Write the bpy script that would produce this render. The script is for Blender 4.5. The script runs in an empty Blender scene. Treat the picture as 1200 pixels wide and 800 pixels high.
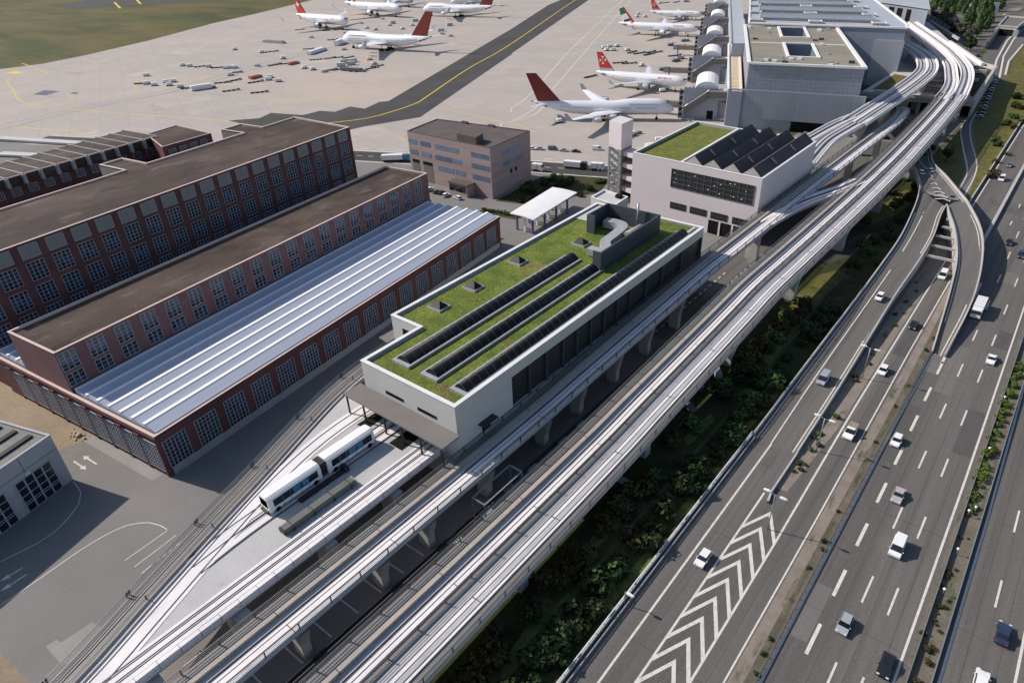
import bpy, bmesh, math, random
from mathutils import Matrix, Vector
random.seed(7)
R = math.radians
S = bpy.context.scene
COL = S.collection

# ---------------------------------------------------------------- camera (pose recovered from the photograph)
CAM_F, PITCH, ROLL, AZ, CAM_H = 788.8, .558733, -.0498694, R(40.82), 89.0
def cam_axes():
    cp, sp = math.cos(PITCH), math.sin(PITCH); cr, sr = math.cos(ROLL), math.sin(ROLL)
    right, fwd, up = Vector((1, 0, 0)), Vector((0, cp, -sp)), Vector((0, sp, cp))
    r2, u2 = cr*right + sr*up, cr*up - sr*right
    M = Matrix.Rotation(AZ, 3, 'Z')
    return M @ r2, M @ u2, M @ fwd
CR, CU, CF = cam_axes()
def g(px, py, z=0.0):
    """survey point: where the sight line through a photo pixel meets the level z"""
    d = CF + CR*((px-600)/CAM_F) - CU*((py-400)/CAM_F)
    t = (z-CAM_H)/d.z
    return (d.x*t, d.y*t, z)
cd = bpy.data.cameras.new('camera'); cam = bpy.data.objects.new('camera', cd); COL.objects.link(cam)
cd.sensor_width = 36; cd.sensor_fit = 'HORIZONTAL'; cd.lens = CAM_F/1200*36
cd.clip_start = 1; cd.clip_end = 9000
mw = Matrix((CR, CU, -CF)).transposed().to_4x4(); mw.translation = (0, 0, CAM_H); cam.matrix_world = mw
S.camera = cam

# ---------------------------------------------------------------- light
w = bpy.data.worlds.new('World'); S.world = w; w.use_nodes = True
nt = w.node_tree; sky = nt.nodes.new('ShaderNodeTexSky'); sky.sky_type = 'NISHITA'; sky.sun_disc = False
SUN_EL, SUN_DIR = R(37), Vector((-.956, -.292, 0))
sky.sun_elevation = SUN_EL; sky.sun_rotation = math.atan2(SUN_DIR.x, SUN_DIR.y) % (2*math.pi)
nt.links.new(sky.outputs[0], nt.nodes['Background'].inputs[0]); nt.nodes['Background'].inputs[1].default_value = .115
sl = bpy.data.lights.new('sun', 'SUN'); sl.energy = 4.6; sl.angle = R(.53); sl.color = (1, .93, .84)
so = bpy.data.objects.new('sun', sl); COL.objects.link(so)
ray = Vector((-SUN_DIR.x*math.cos(SUN_EL), -SUN_DIR.y*math.cos(SUN_EL), -math.sin(SUN_EL)))
so.rotation_euler = ray.to_track_quat('-Z', 'Y').to_euler(); so.location = (-200, -60, 300)
S.view_settings.view_transform = 'Standard'; S.view_settings.look = 'None'; S.view_settings.gamma = 1
S.view_settings.exposure = 0.17

# ---------------------------------------------------------------- materials
def new_mat(name):
    m = bpy.data.materials.new(name); m.use_nodes = True
    return m, m.node_tree, m.node_tree.nodes['Principled BSDF']
def coords(t, kind, scale, rot=0):
    mp = t.nodes.new('ShaderNodeMapping'); mp.inputs['Scale'].default_value = scale; mp.inputs['Rotation'].default_value = (0, 0, rot)
    if kind == 'world': t.links.new(t.nodes.new('ShaderNodeNewGeometry').outputs['Position'], mp.inputs[0])
    else: t.links.new(t.nodes.new('ShaderNodeTexCoord').outputs['UV' if kind == 'uv' else 'Object'], mp.inputs[0])
    return mp.outputs[0]
def mixc(t, fac, a, b, mode='MIX'):
    n = t.nodes.new('ShaderNodeMix'); n.data_type = 'RGBA'; n.blend_type = mode
    for s, v in ((n.inputs[0], fac), (n.inputs[6], a), (n.inputs[7], b)):
        if hasattr(v, 'node'): t.links.new(v, s)
        else: s.default_value = v if isinstance(v, (int, float)) else (*v, 1)
    return n.outputs[2]
def noise_fac(t, vec, scale, lo, hi, detail=5, rough=.6):
    n = t.nodes.new('ShaderNodeTexNoise'); n.inputs['Scale'].default_value = scale; n.inputs['Detail'].default_value = detail
    n.inputs['Roughness'].default_value = rough; t.links.new(vec, n.inputs['Vector'])
    r = t.nodes.new('ShaderNodeMapRange'); r.inputs[1].default_value = lo; r.inputs[2].default_value = hi
    t.links.new(n.outputs[0], r.inputs[0]); return r.outputs[0]
def mat(name, c1, c2=None, scale=.3, lo=.35, hi=.65, rough=.85, metal=0, stretch=(1, 1, 1), kind='world', fine=None, bump=0, rot=0, spec=None, layers=()):
    """a surface whose own colour drifts between c1 and c2; extra layers = (colour, scale, lo, hi, stretch)"""
    m, t, b = new_mat(name)
    if c2 is None: c2 = tuple(x*.86 for x in c1)
    f = noise_fac(t, coords(t, kind, stretch, rot), scale, lo, hi)
    out = mixc(t, f, c1, c2)
    for (c, sc, l, h, st) in layers:
        out = mixc(t, noise_fac(t, coords(t, kind, st, rot), sc, l, h, 6, .65), out, c)
    if fine:
        f2 = noise_fac(t, coords(t, kind, (1, 1, 1)), fine[0], .3, .7, 3)
        out = mixc(t, f2, mixc(t, 1.0, out, (1-fine[1],)*3, 'MULTIPLY'), mixc(t, 1.0, out, (1+fine[1],)*3, 'MULTIPLY'))
    t.links.new(out, b.inputs['Base Color'])
    b.inputs['Roughness'].default_value = rough; b.inputs['Metallic'].default_value = metal
    b.inputs['Specular IOR Level'].default_value = spec if spec is not None else (.12 if rough > .65 else .5)
    if bump:
        n = t.nodes.new('ShaderNodeTexNoise'); n.inputs['Scale'].default_value = bump[0]; n.inputs['Detail'].default_value = 4
        t.links.new(coords(t, kind, (1, 1, 1)), n.inputs['Vector'])
        bp = t.nodes.new('ShaderNodeBump'); bp.inputs['Distance'].default_value = bump[1]; t.links.new(n.outputs[0], bp.inputs['Height'])
        t.links.new(bp.outputs[0], b.inputs['Normal'])
    return m
def grid_mat(name, c1, c2, cj, bw, bh, mortar, rough=.5, metal=0, kind='uv', offset=.0, var=.0, dirt=None, rot=0, spec=None):
    """panels / slabs with joints"""
    m, t, b = new_mat(name)
    br = t.nodes.new('ShaderNodeTexBrick'); br.offset = offset; br.squash = 1
    br.inputs['Scale'].default_value = 1; br.inputs['Brick Width'].default_value = bw; br.inputs['Row Height'].default_value = bh
    br.inputs['Mortar Size'].default_value = mortar; br.inputs['Mortar Smooth'].default_value = .3
    br.inputs['Color1'].default_value = (*c1, 1); br.inputs['Color2'].default_value = (*c2, 1); br.inputs['Mortar'].default_value = (*cj, 1)
    t.links.new(coords(t, kind, (1, 1, 1), rot), br.inputs['Vector'])
    out = br.outputs[0]
    for (c, sc, l, h, st) in (dirt or ()):
        out = mixc(t, noise_fac(t, coords(t, 'world', st), sc, l, h, 6, .65), out, c)
    t.links.new(out, b.inputs['Base Color']); b.inputs['Roughness'].default_value = rough; b.inputs['Metallic'].default_value = metal
    b.inputs['Specular IOR Level'].default_value = spec if spec is not None else (.12 if rough > .65 else .5)
    return m
def leaf_mat(name, a, b_, c):
    m, t, b = new_mat(name)
    gm = t.nodes.new('ShaderNodeNewGeometry'); cr = t.nodes.new('ShaderNodeValToRGB'); e = cr.color_ramp.elements
    e[0].color = (*a, 1); e[1].color = (*c, 1); k = e.new(.5); k.color = (*b_, 1)
    t.links.new(gm.outputs['Random Per Island'], cr.inputs[0])
    f = noise_fac(t, coords(t, 'world', (1, 1, 1)), .25, .35, .65)
    t.links.new(mixc(t, f, cr.outputs[0], mixc(t, 1.0, cr.outputs[0], (.62, .68, .6), 'MULTIPLY')), b.inputs['Base Color'])
    b.inputs['Roughness'].default_value = .8; b.inputs['Specular IOR Level'].default_value = .15
    return m
one = (1, 1, 1)
M = {}
M['land'] = mat('land_soil', (.10, .085, .045), (.06, .07, .028), .02, layers=[((.16, .13, .075), .15, .5, .8, one)])
M['apron'] = grid_mat('apron_concrete', (.405, .355, .325), (.375, .335, .308), (.32, .28, .25), 15, 15, .16, .9, kind='world', rot=R(23),
    dirt=[((.33, .30, .27), .012, .48, .85, (1, 2.2, 1)), ((.50, .45, .40), .03, .56, .8, one), ((.25, .228, .21), .07, .57, .85, (.28, 1.3, 1)), ((.22, .205, .19), .35, .66, .80, (.5, 1, 1)), ((.45, .37, .30), .006, .5, .75, one)])
M['field'] = mat('airfield_grass', (.115, .092, .032), (.054, .062, .018), .010, .4, .6, stretch=(.5, 1.3, 1), rot=R(20), fine=(1.2, .2),
    layers=[((.14, .112, .045), .03, .55, .8, (.3, 2.4, 1)), ((.034, .046, .013), .018, .56, .72, (.35, 1.4, 1))])
M['taxi'] = mat('taxiway_asphalt', (.058, .054, .053), (.078, .072, .070), .05, fine=(2, .12), layers=[((.09, .085, .08), .12, .58, .9, (1, .3, 1))])
M['yard'] = mat('yard_asphalt', (.212, .198, .19), (.182, .172, .167), .05, fine=(3, .06), layers=[((.15, .141, .136), .18, .60, .8, one), ((.24, .224, .212), .03, .55, .8, one)])
M['patch'] = mat('asphalt_patch', (.29, .275, .262), (.26, .245, .235), .2, fine=(3, .07))
M['road'] = mat('road_asphalt', (.142, .131, .123), (.108, .100, .095), .05, .38, .62, fine=(2.5, .12), stretch=(2.2, .10, 1), layers=[((.086, .080, .076), .42, .50, .72, (1.6, .018, 1)), ((.172, .158, .148), .30, .56, .82, (1.3, .03, 1)), ((.078, .073, .070), .05, .60, .70, (1, .5, 1)), ((.17, .155, .145), .9, .66, .8, (1, .2, 1))])
M['ramp'] = mat('ramp_asphalt', (.172, .158, .146), (.132, .122, .114), .06, fine=(3, .07), stretch=(2, .2, 1), layers=[((.11, .103, .098), .5, .52, .75, (1.5, .05, 1))])
M['paint'] = mat('road_paint', (.62, .58, .54), (.42, .39, .36), 1.2, .45, .8, .7)
M['yellow'] = mat('yellow_paint', (.68, .50, .03), (.55, .42, .08), .3, .4, .7, .7)
M['palepaint'] = mat('faded_yellow_paint', (.55, .42, .12), (.48, .39, .20), .1, .4, .7, .7)
M['verge'] = mat('verge_soil', (.25, .21, .178), (.19, .16, .135), .25, fine=(2, .15), layers=[((.055, .065, .025), .5, .56, .7, (1, .25, 1))])
M['median'] = mat('median_ground', (.17, .145, .12), (.11, .10, .08), .3, fine=(2, .15), layers=[((.05, .075, .02), .4, .55, .68, (1, .2, 1))])
M['grass'] = mat('rough_grass', (.050, .052, .021), (.030, .038, .014), .10, fine=(1.5, .3), layers=[((.10, .088, .026), .06, .58, .75, (1, .4, 1)), ((.085, .064, .042), .22, .54, .68, one), ((.012, .018, .008), .14, .55, .7, one)])
M['drygrass'] = mat('dry_grass', (.150, .122, .040), (.085, .088, .028), .2, fine=(1.2, .35), layers=[((.19, .155, .06), .08, .55, .75, (1, .4, 1)), ((.04, .05, .016), .12, .56, .7, (1, .6, 1)), ((.05, .058, .018), .6, .52, .7, one)])
M['sand'] = mat('sandy_ground', (.30, .235, .165), (.24, .19, .135), .12, fine=(1.5, .12), layers=[((.36, .30, .22), .35, .6, .75, one), ((.15, .12, .085), .5, .64, .75, one)])
M['concrete'] = mat('light_concrete', (.44, .42, .405), (.37, .355, .345), .10, fine=(2, .05), layers=[((.30, .29, .28), .25, .62, .9, (1, .3, 1))])
M['deckwhite'] = mat('running_beam_concrete', (.76, .72, .72), (.67, .635, .635), .15, fine=(2, .04), rough=.75, layers=[((.50, .47, .46), .5, .56, .82, (2, .10, 1)), ((.44, .40, .38), .22, .60, .8, (1, .6, 1))])
M['deck'] = mat('deck_concrete', (.47, .46, .47), (.40, .395, .41), .12, fine=(2, .06), layers=[((.30, .29, .29), .4, .55, .82, (1.5, .2, 1)), ((.34, .30, .27), .15, .58, .8, one)])
M['deckgrey'] = mat('deck_grey_paving', (.47, .455, .45), (.41, .40, .395), .10, fine=(2, .05), layers=[((.27, .265, .265), .2, .55, .8, one)])
M['trough'] = mat('cable_trough', (.40, .345, .30), (.34, .30, .265), .3, fine=(2, .06), layers=[((.42, .30, .23), .12, .6, .8, (1, .3, 1))])
M['grating'] = grid_mat('walkway_grating', (.19, .18, .172), (.17, .163, .158), (.10, .097, .095), 1.2, .35, .05, .6, kind='uv')
M['rail'] = mat('dark_steel', (.045, .045, .05), (.03, .03, .033), .5, rough=.5, metal=.4)
M['railing'] = mat('railing_steel', (.13, .13, .137), (.10, .10, .106), .5, rough=.5, metal=.5)
M['galv'] = mat('galvanised_steel', (.36, .37, .39), (.30, .31, .325), .6, rough=.45, metal=.6)
M['brick'] = mat('red_brick', (.136, .066, .064), (.100, .051, .052), .10, fine=(1.5, .10), layers=[((.085, .042, .04), .25, .56, .8, (1, 1, .4)), ((.19, .095, .085), .06, .56, .8, one)])
M['brickpale'] = mat('dusty_brick', (.205, .112, .113), (.165, .09, .093), .10, fine=(1.5, .07), layers=[((.145, .066, .06), .25, .58, .85, (1, 1, .4))])
M['cap'] = mat('pink_coping', (.62, .47, .42), (.54, .42, .38), .3)
M['gravel'] = mat('roof_gravel', (.100, .072, .060), (.052, .038, .034), .05, .40, .60, fine=(2.5, .16), stretch=(1, .5, 1), layers=[((.145, .115, .098), .22, .55, .72, (1, .4, 1)), ((.026, .021, .018), .14, .56, .75, (1, .5, 1)), ((.30, .26, .235), .9, .70, .76, one), ((.06, .045, .036), .05, .54, .62, one)])
M['winframe'] = mat('window_frame_grey', (.36, .38, .42), (.31, .33, .37), .5, rough=.6)
M['glassdark'] = mat('dark_glass', (.012, .014, .02), (.02, .022, .03), .4, rough=.12, spec=.6)
M['glassblue'] = mat('blue_glass', (.040, .058, .105), (.024, .036, .068), .35, rough=.18, spec=.6)
M['louvre'] = grid_mat('louvre_metal', (.26, .26, .265), (.24, .24, .245), (.12, .12, .125), 4, .22, .05, .6)
M['ridge'] = grid_mat('ridged_metal_roof', (.43, .455, .54), (.40, .425, .51), (.34, .36, .44), 2.4, 40, .035, .7, metal=.0, dirt=[((.36, .385, .46), .12, .5, .8, (1, .3, 1)), ((.31, .32, .36), .35, .62, .85, (1.4, .12, 1))])
M['ridgecapsunlit'] = mat('sunlit_cap_metal', (.86, .84, .84), (.80, .785, .79), .3, rough=.5)  # caps whitened, slopes kept darker: sunlight on the ridges put into the colour
M['hallwall'] = mat('hall_render', (.50, .485, .475), (.46, .45, .44), .12, fine=(2, .025))
M['hallcap'] = mat('white_coping', (.70, .69, .68), (.63, .62, .61), .3)
M['greenroof'] = mat('sedum_roof', (.150, .180, .036), (.085, .122, .022), .22, .38, .62, fine=(2.2, .35), bump=(2.5, .25),
    layers=[((.23, .22, .06), .10, .54, .75, one), ((.05, .09, .015), .45, .58, .75, one), ((.15, .105, .05), .16, .57, .70, one), ((.35, .36, .22), 1.6, .66, .78, one)])
M['greenroof2'] = mat('sedum_roof_mottled', (.165, .170, .040), (.10, .13, .03), .35, .38, .62, fine=(2.2, .35), bump=(2.5, .25), layers=[((.21, .16, .06), .5, .55, .72, one), ((.06, .09, .02), .8, .6, .75, one)])
M['kerbgrey'] = mat('grey_kerb_metal', (.34, .345, .36), (.29, .295, .31), .5, rough=.55)
M['skylight'] = mat('dark_skylight', (.009, .009, .011), (.014, .014, .016), .4, rough=.5, spec=.18)
M['darklouvre'] = grid_mat('dark_louvre', (.028, .027, .028), (.022, .022, .023), (.008, .008, .009), 30, .45, .09, .5)
M['darkpanel'] = mat('anthracite_panel', (.058, .066, .08), (.046, .053, .064), .2, rough=.6)
M['taupe'] = mat('taupe_canopy', (.185, .168, .158), (.165, .15, .142), .3, rough=.7)
M['black'] = mat('black_steel', (.02, .02, .022), (.014, .014, .016), .6, rough=.5)
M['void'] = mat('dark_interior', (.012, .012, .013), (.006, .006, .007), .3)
M['white'] = mat('white_paint', (.78, .77, .76), (.72, .71, .71), .4, rough=.4)
M['whiteclean'] = mat('white_body', (.80, .79, .79), (.76, .75, .75), .3, rough=.3)
M['pinkwall'] = grid_mat('pale_render', (.60, .535, .545), (.585, .52, .53), (.555, .495, .505), 6, 3.5, .03, .8, dirt=[((.54, .48, .485), .15, .55, .85, (1, 1, .25))])
M['saw'] = mat('saw_roof_felt', (.088, .077, .078), (.068, .060, .062), .2, fine=(2, .1), rough=.7)
M['sawgable'] = mat('saw_gable', (.40, .35, .34), (.35, .31, .30), .3)
M['sawlight'] = mat('roof_light_frame', (.30, .255, .22), (.25, .215, .19), .5)
M['office'] = grid_mat('banded_cladding', (.37, .285, .272), (.315, .245, .24), (.285, .22, .215), 400, 1.9, .04, .8, offset=0, dirt=[((.29, .23, .21), .2, .58, .85, (1, 1, .3))])
M['officeroof'] = mat('office_roof', (.125, .10, .095), (.10, .083, .078), .15, fine=(2, .1))
M['officewin'] = grid_mat('office_window_strip', (.14, .19, .28), (.10, .14, .22), (.24, .23, .24), 1.2, 3, .07, .2)
M['t2panel'] = grid_mat('terminal_panel', (.245, .275, .325), (.215, .245, .29), (.40, .43, .47), 1.9, 1.6, .045, .35, metal=.3)
M['t2skirt'] = grid_mat('terminal_skirt_panel', (.27, .30, .345), (.245, .275, .315), (.16, .18, .21), 1.9, 40, .06, .4, metal=.3)
M['t2wall'] = grid_mat('terminal_plain_wall', (.30, .325, .385), (.285, .31, .365), (.235, .255, .31), 6, 3, .04, .5, metal=.2)
M['t2roof'] = mat('terminal_roof', (.26, .235, .19), (.21, .19, .155), .06, fine=(1, .1), stretch=(.4, 1.6, 1), layers=[((.32, .29, .24), .08, .55, .75, (.3, 2, 1))])
M['t2metal'] = mat('terminal_metal_roof', (.40, .415, .45), (.36, .375, .41), .08, rough=.5)
M['t2sky'] = grid_mat('skylight_grid', (.15, .155, .165), (.12, .125, .135), (.36, .375, .40), 2.2, 2.2, .22, .35)
M['terrace'] = grid_mat('terrace_deck', (.40, .29, .175), (.34, .235, .13), (.66, .58, .50), 4.5, 3.2, .7, .8)
M['jetglass'] = grid_mat('gallery_cladding', (.34, .36, .42), (.32, .34, .395), (.26, .275, .32), 3, 3, .06, .45, metal=.2)
M['white2'] = grid_mat('white_membrane', (.78, .76, .76), (.74, .73, .73), (.60, .60, .62), 30, 2.2, .07, .6)
M['planewhite'] = mat('aircraft_white', (.76, .75, .77), (.72, .71, .735), .05, rough=.35)
M['planewing'] = mat('aircraft_wing_grey', (.60, .61, .64), (.54, .55, .58), .1, rough=.4)
M['planegrey'] = mat('aircraft_grey', (.40, .43, .48), (.36, .39, .44), .05, rough=.4)
M['finred'] = mat('fin_dark_red', (.20, .018, .014), (.165, .014, .012), .05, rough=.4)
M['red'] = mat('bright_red', (.55, .03, .025), (.48, .025, .022), .1, rough=.4)
M['green'] = mat('flag_green', (.02, .13, .06), (.018, .11, .05), .1, rough=.4)
M['gold'] = mat('faded_gold', (.36, .30, .24), (.33, .27, .22), .1, rough=.5)
M['bluepillar'] = mat('blue_pillar', (.10, .09, .32), (.08, .075, .26), .3, rough=.5)
M['tyre'] = mat('tyre_rubber', (.018, .018, .018), (.025, .025, .025), .5, rough=.8)
M['lampwhite'] = mat('lamp_housing', (.74, .74, .72), (.68, .68, .67), .5, rough=.4)
M['headlight'] = mat('headlight_lens', (.75, .75, .73), (.65, .65, .64), .5, rough=.15)
M['taillight'] = mat('tail_light_lens', (.35, .02, .015), (.3, .02, .015), .5, rough=.2)
M['bark'] = mat('bark', (.06, .045, .032), (.04, .03, .022), 1.5)
M['leafdark'] = leaf_mat('shrub_leaves', (.018, .032, .013), (.036, .056, .021), (.080, .095, .034))
M['leafbrown'] = leaf_mat('brownish_leaves', (.042, .040, .017), (.078, .064, .026), (.14, .105, .04))
M['leafmid'] = leaf_mat('tree_leaves', (.035, .065, .022), (.075, .125, .042), (.15, .22, .08))
M['leafgrey'] = leaf_mat('greyish_leaves', (.06, .065, .045), (.10, .105, .075), (.16, .16, .12))
M['leaflight'] = leaf_mat('light_leaves', (.07, .11, .02), (.10, .15, .03), (.15, .19, .05))
M['garagewall'] = mat('garage_render', (.42, .40, .42), (.38, .365, .385), .2, fine=(2, .03))
M['garageroof'] = mat('garage_roof', (.24, .235, .215), (.19, .19, .17), .12, fine=(1.5, .1))
M['blue'] = mat('blue_lorry', (.06, .22, .42), (.05, .19, .37), .3, rough=.4)
M['orange'] = mat('orange_plastic', (.55, .16, .08), (.48, .14, .07), .3, rough=.5)
M['trainglass'] = mat('train_glass', (.012, .016, .024), (.02, .03, .045), .5, rough=.08, spec=.7)
M['trainglow'] = mat('train_blue_glow', (.05, .28, .50), (.03, .16, .32), .8, rough=.1, spec=.7)  # the blue glow of the windows is put into the glass colour
M['equip'] = mat('grey_green_metal', (.115, .118, .105), (.09, .093, .084), .4, rough=.6)
M['greyrail'] = mat('weathered_rail', (.10, .098, .095), (.075, .073, .07), .4, rough=.7)
M['weeds'] = mat('weedy_soil', (.085, .078, .055), (.16, .135, .11), .5, fine=(3, .2), stretch=(1, .25, 1), layers=[((.05, .055, .03), .9, .52, .68, (1, .3, 1))])
M['greyrail2'] = mat('grey_glazing_bar', (.10, .105, .11), (.08, .084, .09), .5, rough=.5)

def vary(name, lo, hi):
    t = M[name].node_tree; b = t.nodes['Principled BSDF']; src = b.inputs['Base Color'].links[0].from_socket
    oi = t.nodes.new('ShaderNodeObjectInfo'); mr = t.nodes.new('ShaderNodeMapRange'); mr.inputs[3].default_value = lo; mr.inputs[4].default_value = hi
    t.links.new(oi.outputs['Random'], mr.inputs[0]); cb = t.nodes.new('ShaderNodeCombineColor')
    for k in range(3): t.links.new(mr.outputs[0], cb.inputs[k])
    t.links.new(mixc(t, 1.0, src, cb.outputs[0], 'MULTIPLY'), b.inputs['Base Color'])
vary('glassblue', .5, 1.45); vary('officewin', .7, 1.3)
M['meadow'] = mat('light_meadow_grass', (.125, .145, .045), (.075, .095, .028), .4, fine=(1.5, .3), layers=[((.17, .15, .06), .6, .55, .7, one)])
M['repair'] = mat('asphalt_repair', (.098, .092, .088), (.085, .08, .077), .4, fine=(3, .1), stretch=(1, .2, 1))
M['repairlight'] = mat('light_asphalt_repair', (.16, .148, .139), (.14, .13, .122), .4, fine=(3, .1), stretch=(1, .2, 1))
M['rubble'] = mat('rubble', (.46, .36, .28), (.34, .27, .20), .8, fine=(3, .2))
M['parkground'] = mat('mixed_park_ground', (.17, .145, .13), (.10, .095, .085), .04, fine=(.8, .15), layers=[((.28, .24, .215), .03, .55, .7, one), ((.05, .055, .03), .05, .54, .68, one)])
# ---------------------------------------------------------------- mesh helpers
class MB:
    def __init__(s): s.v = []; s.f = []; s.m = []; s.sm = []
    def face(s, pts, m=0, smooth=False):
        i = len(s.v); s.v += [tuple(p) for p in pts]; s.f.append(tuple(range(i, i+len(pts)))); s.m.append(m); s.sm.append(smooth); return s
    def box(s, x0, x1, y0, y1, z0, z1, m=0):
        return s.hexa([(x0, y0), (x1, y0), (x1, y1), (x0, y1)], z0, z1, m)
    def hexa(s, q, z0, z1, m=0, q2=None):
        return s.prism(q, z0, z1, m, m, q2)
    def prism(s, poly, z0, z1, m=0, mt=None, top=None, bottom=True):
        poly = ccw(poly); n = len(poly); top = ccw(top) if top else poly
        i = len(s.v); s.v += [(p[0], p[1], z0) for p in poly] + [(p[0], p[1], z1) for p in top]
        for k in range(n): s.f.append((i+k, i+(k+1) % n, i+n+(k+1) % n, i+n+k)); s.m.append(m); s.sm.append(False)
        s.f.append(tuple(i+n+k for k in range(n))); s.m.append(m if mt is None else mt); s.sm.append(False)
        if bottom: s.f.append(tuple(i+k for k in reversed(range(n)))); s.m.append(m); s.sm.append(False)
        return s
    def sheet(s, poly, z, m=0):
        return s.face([(p[0], p[1], z) for p in ccw(poly)], m)
    def loft(s, rings, m=0, smooth=True, caps=True, closed=True):
        n = len(rings[0]); i = len(s.v)
        for r in rings: s.v += [tuple(p) for p in r]
        for a in range(len(rings)-1):
            for k in range(n if closed else n-1):
                s.f.append((i+a*n+k, i+a*n+(k+1) % n, i+(a+1)*n+(k+1) % n, i+(a+1)*n+k)); s.m.append(m); s.sm.append(smooth)
        if caps:
            s.f.append(tuple(i+k for k in reversed(range(n)))); s.m.append(m); s.sm.append(False)
            j = i+(len(rings)-1)*n; s.f.append(tuple(j+k for k in range(n))); s.m.append(m); s.sm.append(False)
        return s
    def tube(s, path, r, n=6, m=0, smooth=True):
        rings = []
        for k, p in enumerate(path):
            a = Vector(path[max(0, k-1)]); b = Vector(path[min(len(path)-1, k+1)]); d = (b-a).normalized()
            u = d.cross(Vector((0, 0, 1)) if abs(d.z) < .95 else Vector((1, 0, 0))).normalized(); v = u.cross(d)
            rr = r[k] if isinstance(r, (list, tuple)) else r
            rings.append([Vector(p)+rr*(math.cos(2*math.pi*q/n)*u+math.sin(2*math.pi*q/n)*v) for q in range(n)])
        return s.loft(rings, m, smooth)
    def beam(s, a, b, w, h, m=0):
        a, b = Vector(a), Vector(b); d = (b-a).normalized()
        u = d.cross(Vector((0, 0, 1)) if abs(d.z) < .99 else Vector((1, 0, 0))).normalized()*(w/2); v = u.cross(d).normalized()*(h/2)
        return s.loft([[p+u+v, p-u+v, p-u-v, p+u-v] for p in (a, b)], m, False)
    def ribbon(s, path, o0, o1, z0, z1, m=0, taper=0):
        fr = frames(path); rings = []
        for i, (p, n) in enumerate(fr):
            a = o0(i/(len(fr)-1)) if callable(o0) else o0; b = o1(i/(len(fr)-1)) if callable(o1) else o1
            P = lambda o, z: (p[0]+n[0]*o, p[1]+n[1]*o, p[2]+z)
            rings.append([P(a+taper, z0), P(b-taper, z0), P(b, z1), P(a, z1)])
        return s.loft(rings, m, False)
    def ico(s, c, r, sub=1, m=0):
        b = bmesh.new(); bmesh.ops.create_icosphere(b, subdivisions=sub, radius=1)
        r = r if isinstance(r, (tuple, list)) else (r, r, r); i = len(s.v)
        s.v += [(c[0]+q.co.x*r[0], c[1]+q.co.y*r[1], c[2]+q.co.z*r[2]) for q in b.verts]
        for f in b.faces: s.f.append(tuple(i+q.index for q in f.verts)); s.m.append(m); s.sm.append(True)
        b.free(); return s
    def mesh(s, name, mats, off=(0, 0, 0)):
        me = bpy.data.meshes.new(name); me.from_pydata([(x-off[0], y-off[1], z-off[2]) for x, y, z in s.v], [], s.f)
        for q in (mats if isinstance(mats, (list, tuple)) else [mats]): me.materials.append(M[q])
        me.polygons.foreach_set('material_index', s.m); me.polygons.foreach_set('use_smooth', s.sm)
        bm = bmesh.new(); bm.from_mesh(me); bmesh.ops.recalc_face_normals(bm, faces=bm.faces)
        uv = bm.loops.layers.uv.new('uv')
        for f in bm.faces:
            n = f.normal
            if abs(n.z) > .75:
                # long direction of the face as v
                e = max(f.edges, key=lambda q: q.calc_length()); d = (e.verts[1].co-e.verts[0].co); d.z = 0
                d = d.normalized() if d.length > 1e-6 else Vector((0, 1, 0))
                if d.y < 0: d = -d
                u = Vector((d.y, -d.x, 0)); vv = d
            else:
                u = Vector((-n.y, n.x, 0)).normalized(); vv = n.cross(u)
                if vv.z < 0: vv = -vv
            for l in f.loops: l[uv].uv = (l.vert.co.dot(u), l.vert.co.dot(vv))
        bm.to_mesh(me); bm.free(); return me
def ccw(p):
    a = sum(p[i][0]*p[(i+1) % len(p)][1]-p[(i+1) % len(p)][0]*p[i][1] for i in range(len(p)))
    return list(p) if a > 0 else list(reversed(p))
def inset(poly, d):
    poly = ccw(poly); n = len(poly); out = []
    for i in range(n):
        p0, p1, p2 = (Vector(poly[(i+k) % n][:2]) for k in (-1, 0, 1))
        a = (p1-p0).normalized(); b = (p2-p1).normalized(); na = Vector((-a.y, a.x)); nb = Vector((-b.y, b.x))
        k = na+nb; k = k/max(.2, k.dot(na)) if k.length > 1e-6 else na
        out.append(tuple(p1+k*d))
    return out
def frames(path):
    out = []
    for i, p in enumerate(path):
        a = path[max(0, i-1)]; b = path[min(len(path)-1, i+1)]; dx, dy = b[0]-a[0], b[1]-a[1]; l = math.hypot(dx, dy) or 1
        out.append((p, (dy/l, -dx/l)))
    return out
def smooth_path(pts, step=4.0):
    pts = [Vector(p) for p in pts]; out = []
    for i in range(len(pts)-1):
        p0 = pts[i-1] if i else pts[i]*2-pts[i+1]; p1, p2 = pts[i], pts[i+1]; p3 = pts[i+2] if i+2 < len(pts) else p2*2-p1
        n = max(1, int((p2-p1).length/step))
        for k in range(n):
            t = k/n; out.append(.5*((2*p1)+(p2-p0)*t+(2*p0-5*p1+4*p2-p3)*t*t+(3*p1-p0-3*p2+p3)*t**3))
    out.append(pts[-1]); return [tuple(p) for p in out]
def along(path, step, start=0.0):
    """points at even distances: (point, normal, heading)"""
    out = []; need = start; run = 0
    for a, b in zip(path, path[1:]):
        d = Vector(b)-Vector(a); L = math.hypot(d.x, d.y)
        while L > 0 and need <= run+L:
            t = (need-run)/L; p = Vector(a)+d*t; out.append((tuple(p), (d.y/L, -d.x/L), math.atan2(d.y, d.x)-math.pi/2)); need += step
        run += L
    return out

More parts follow.
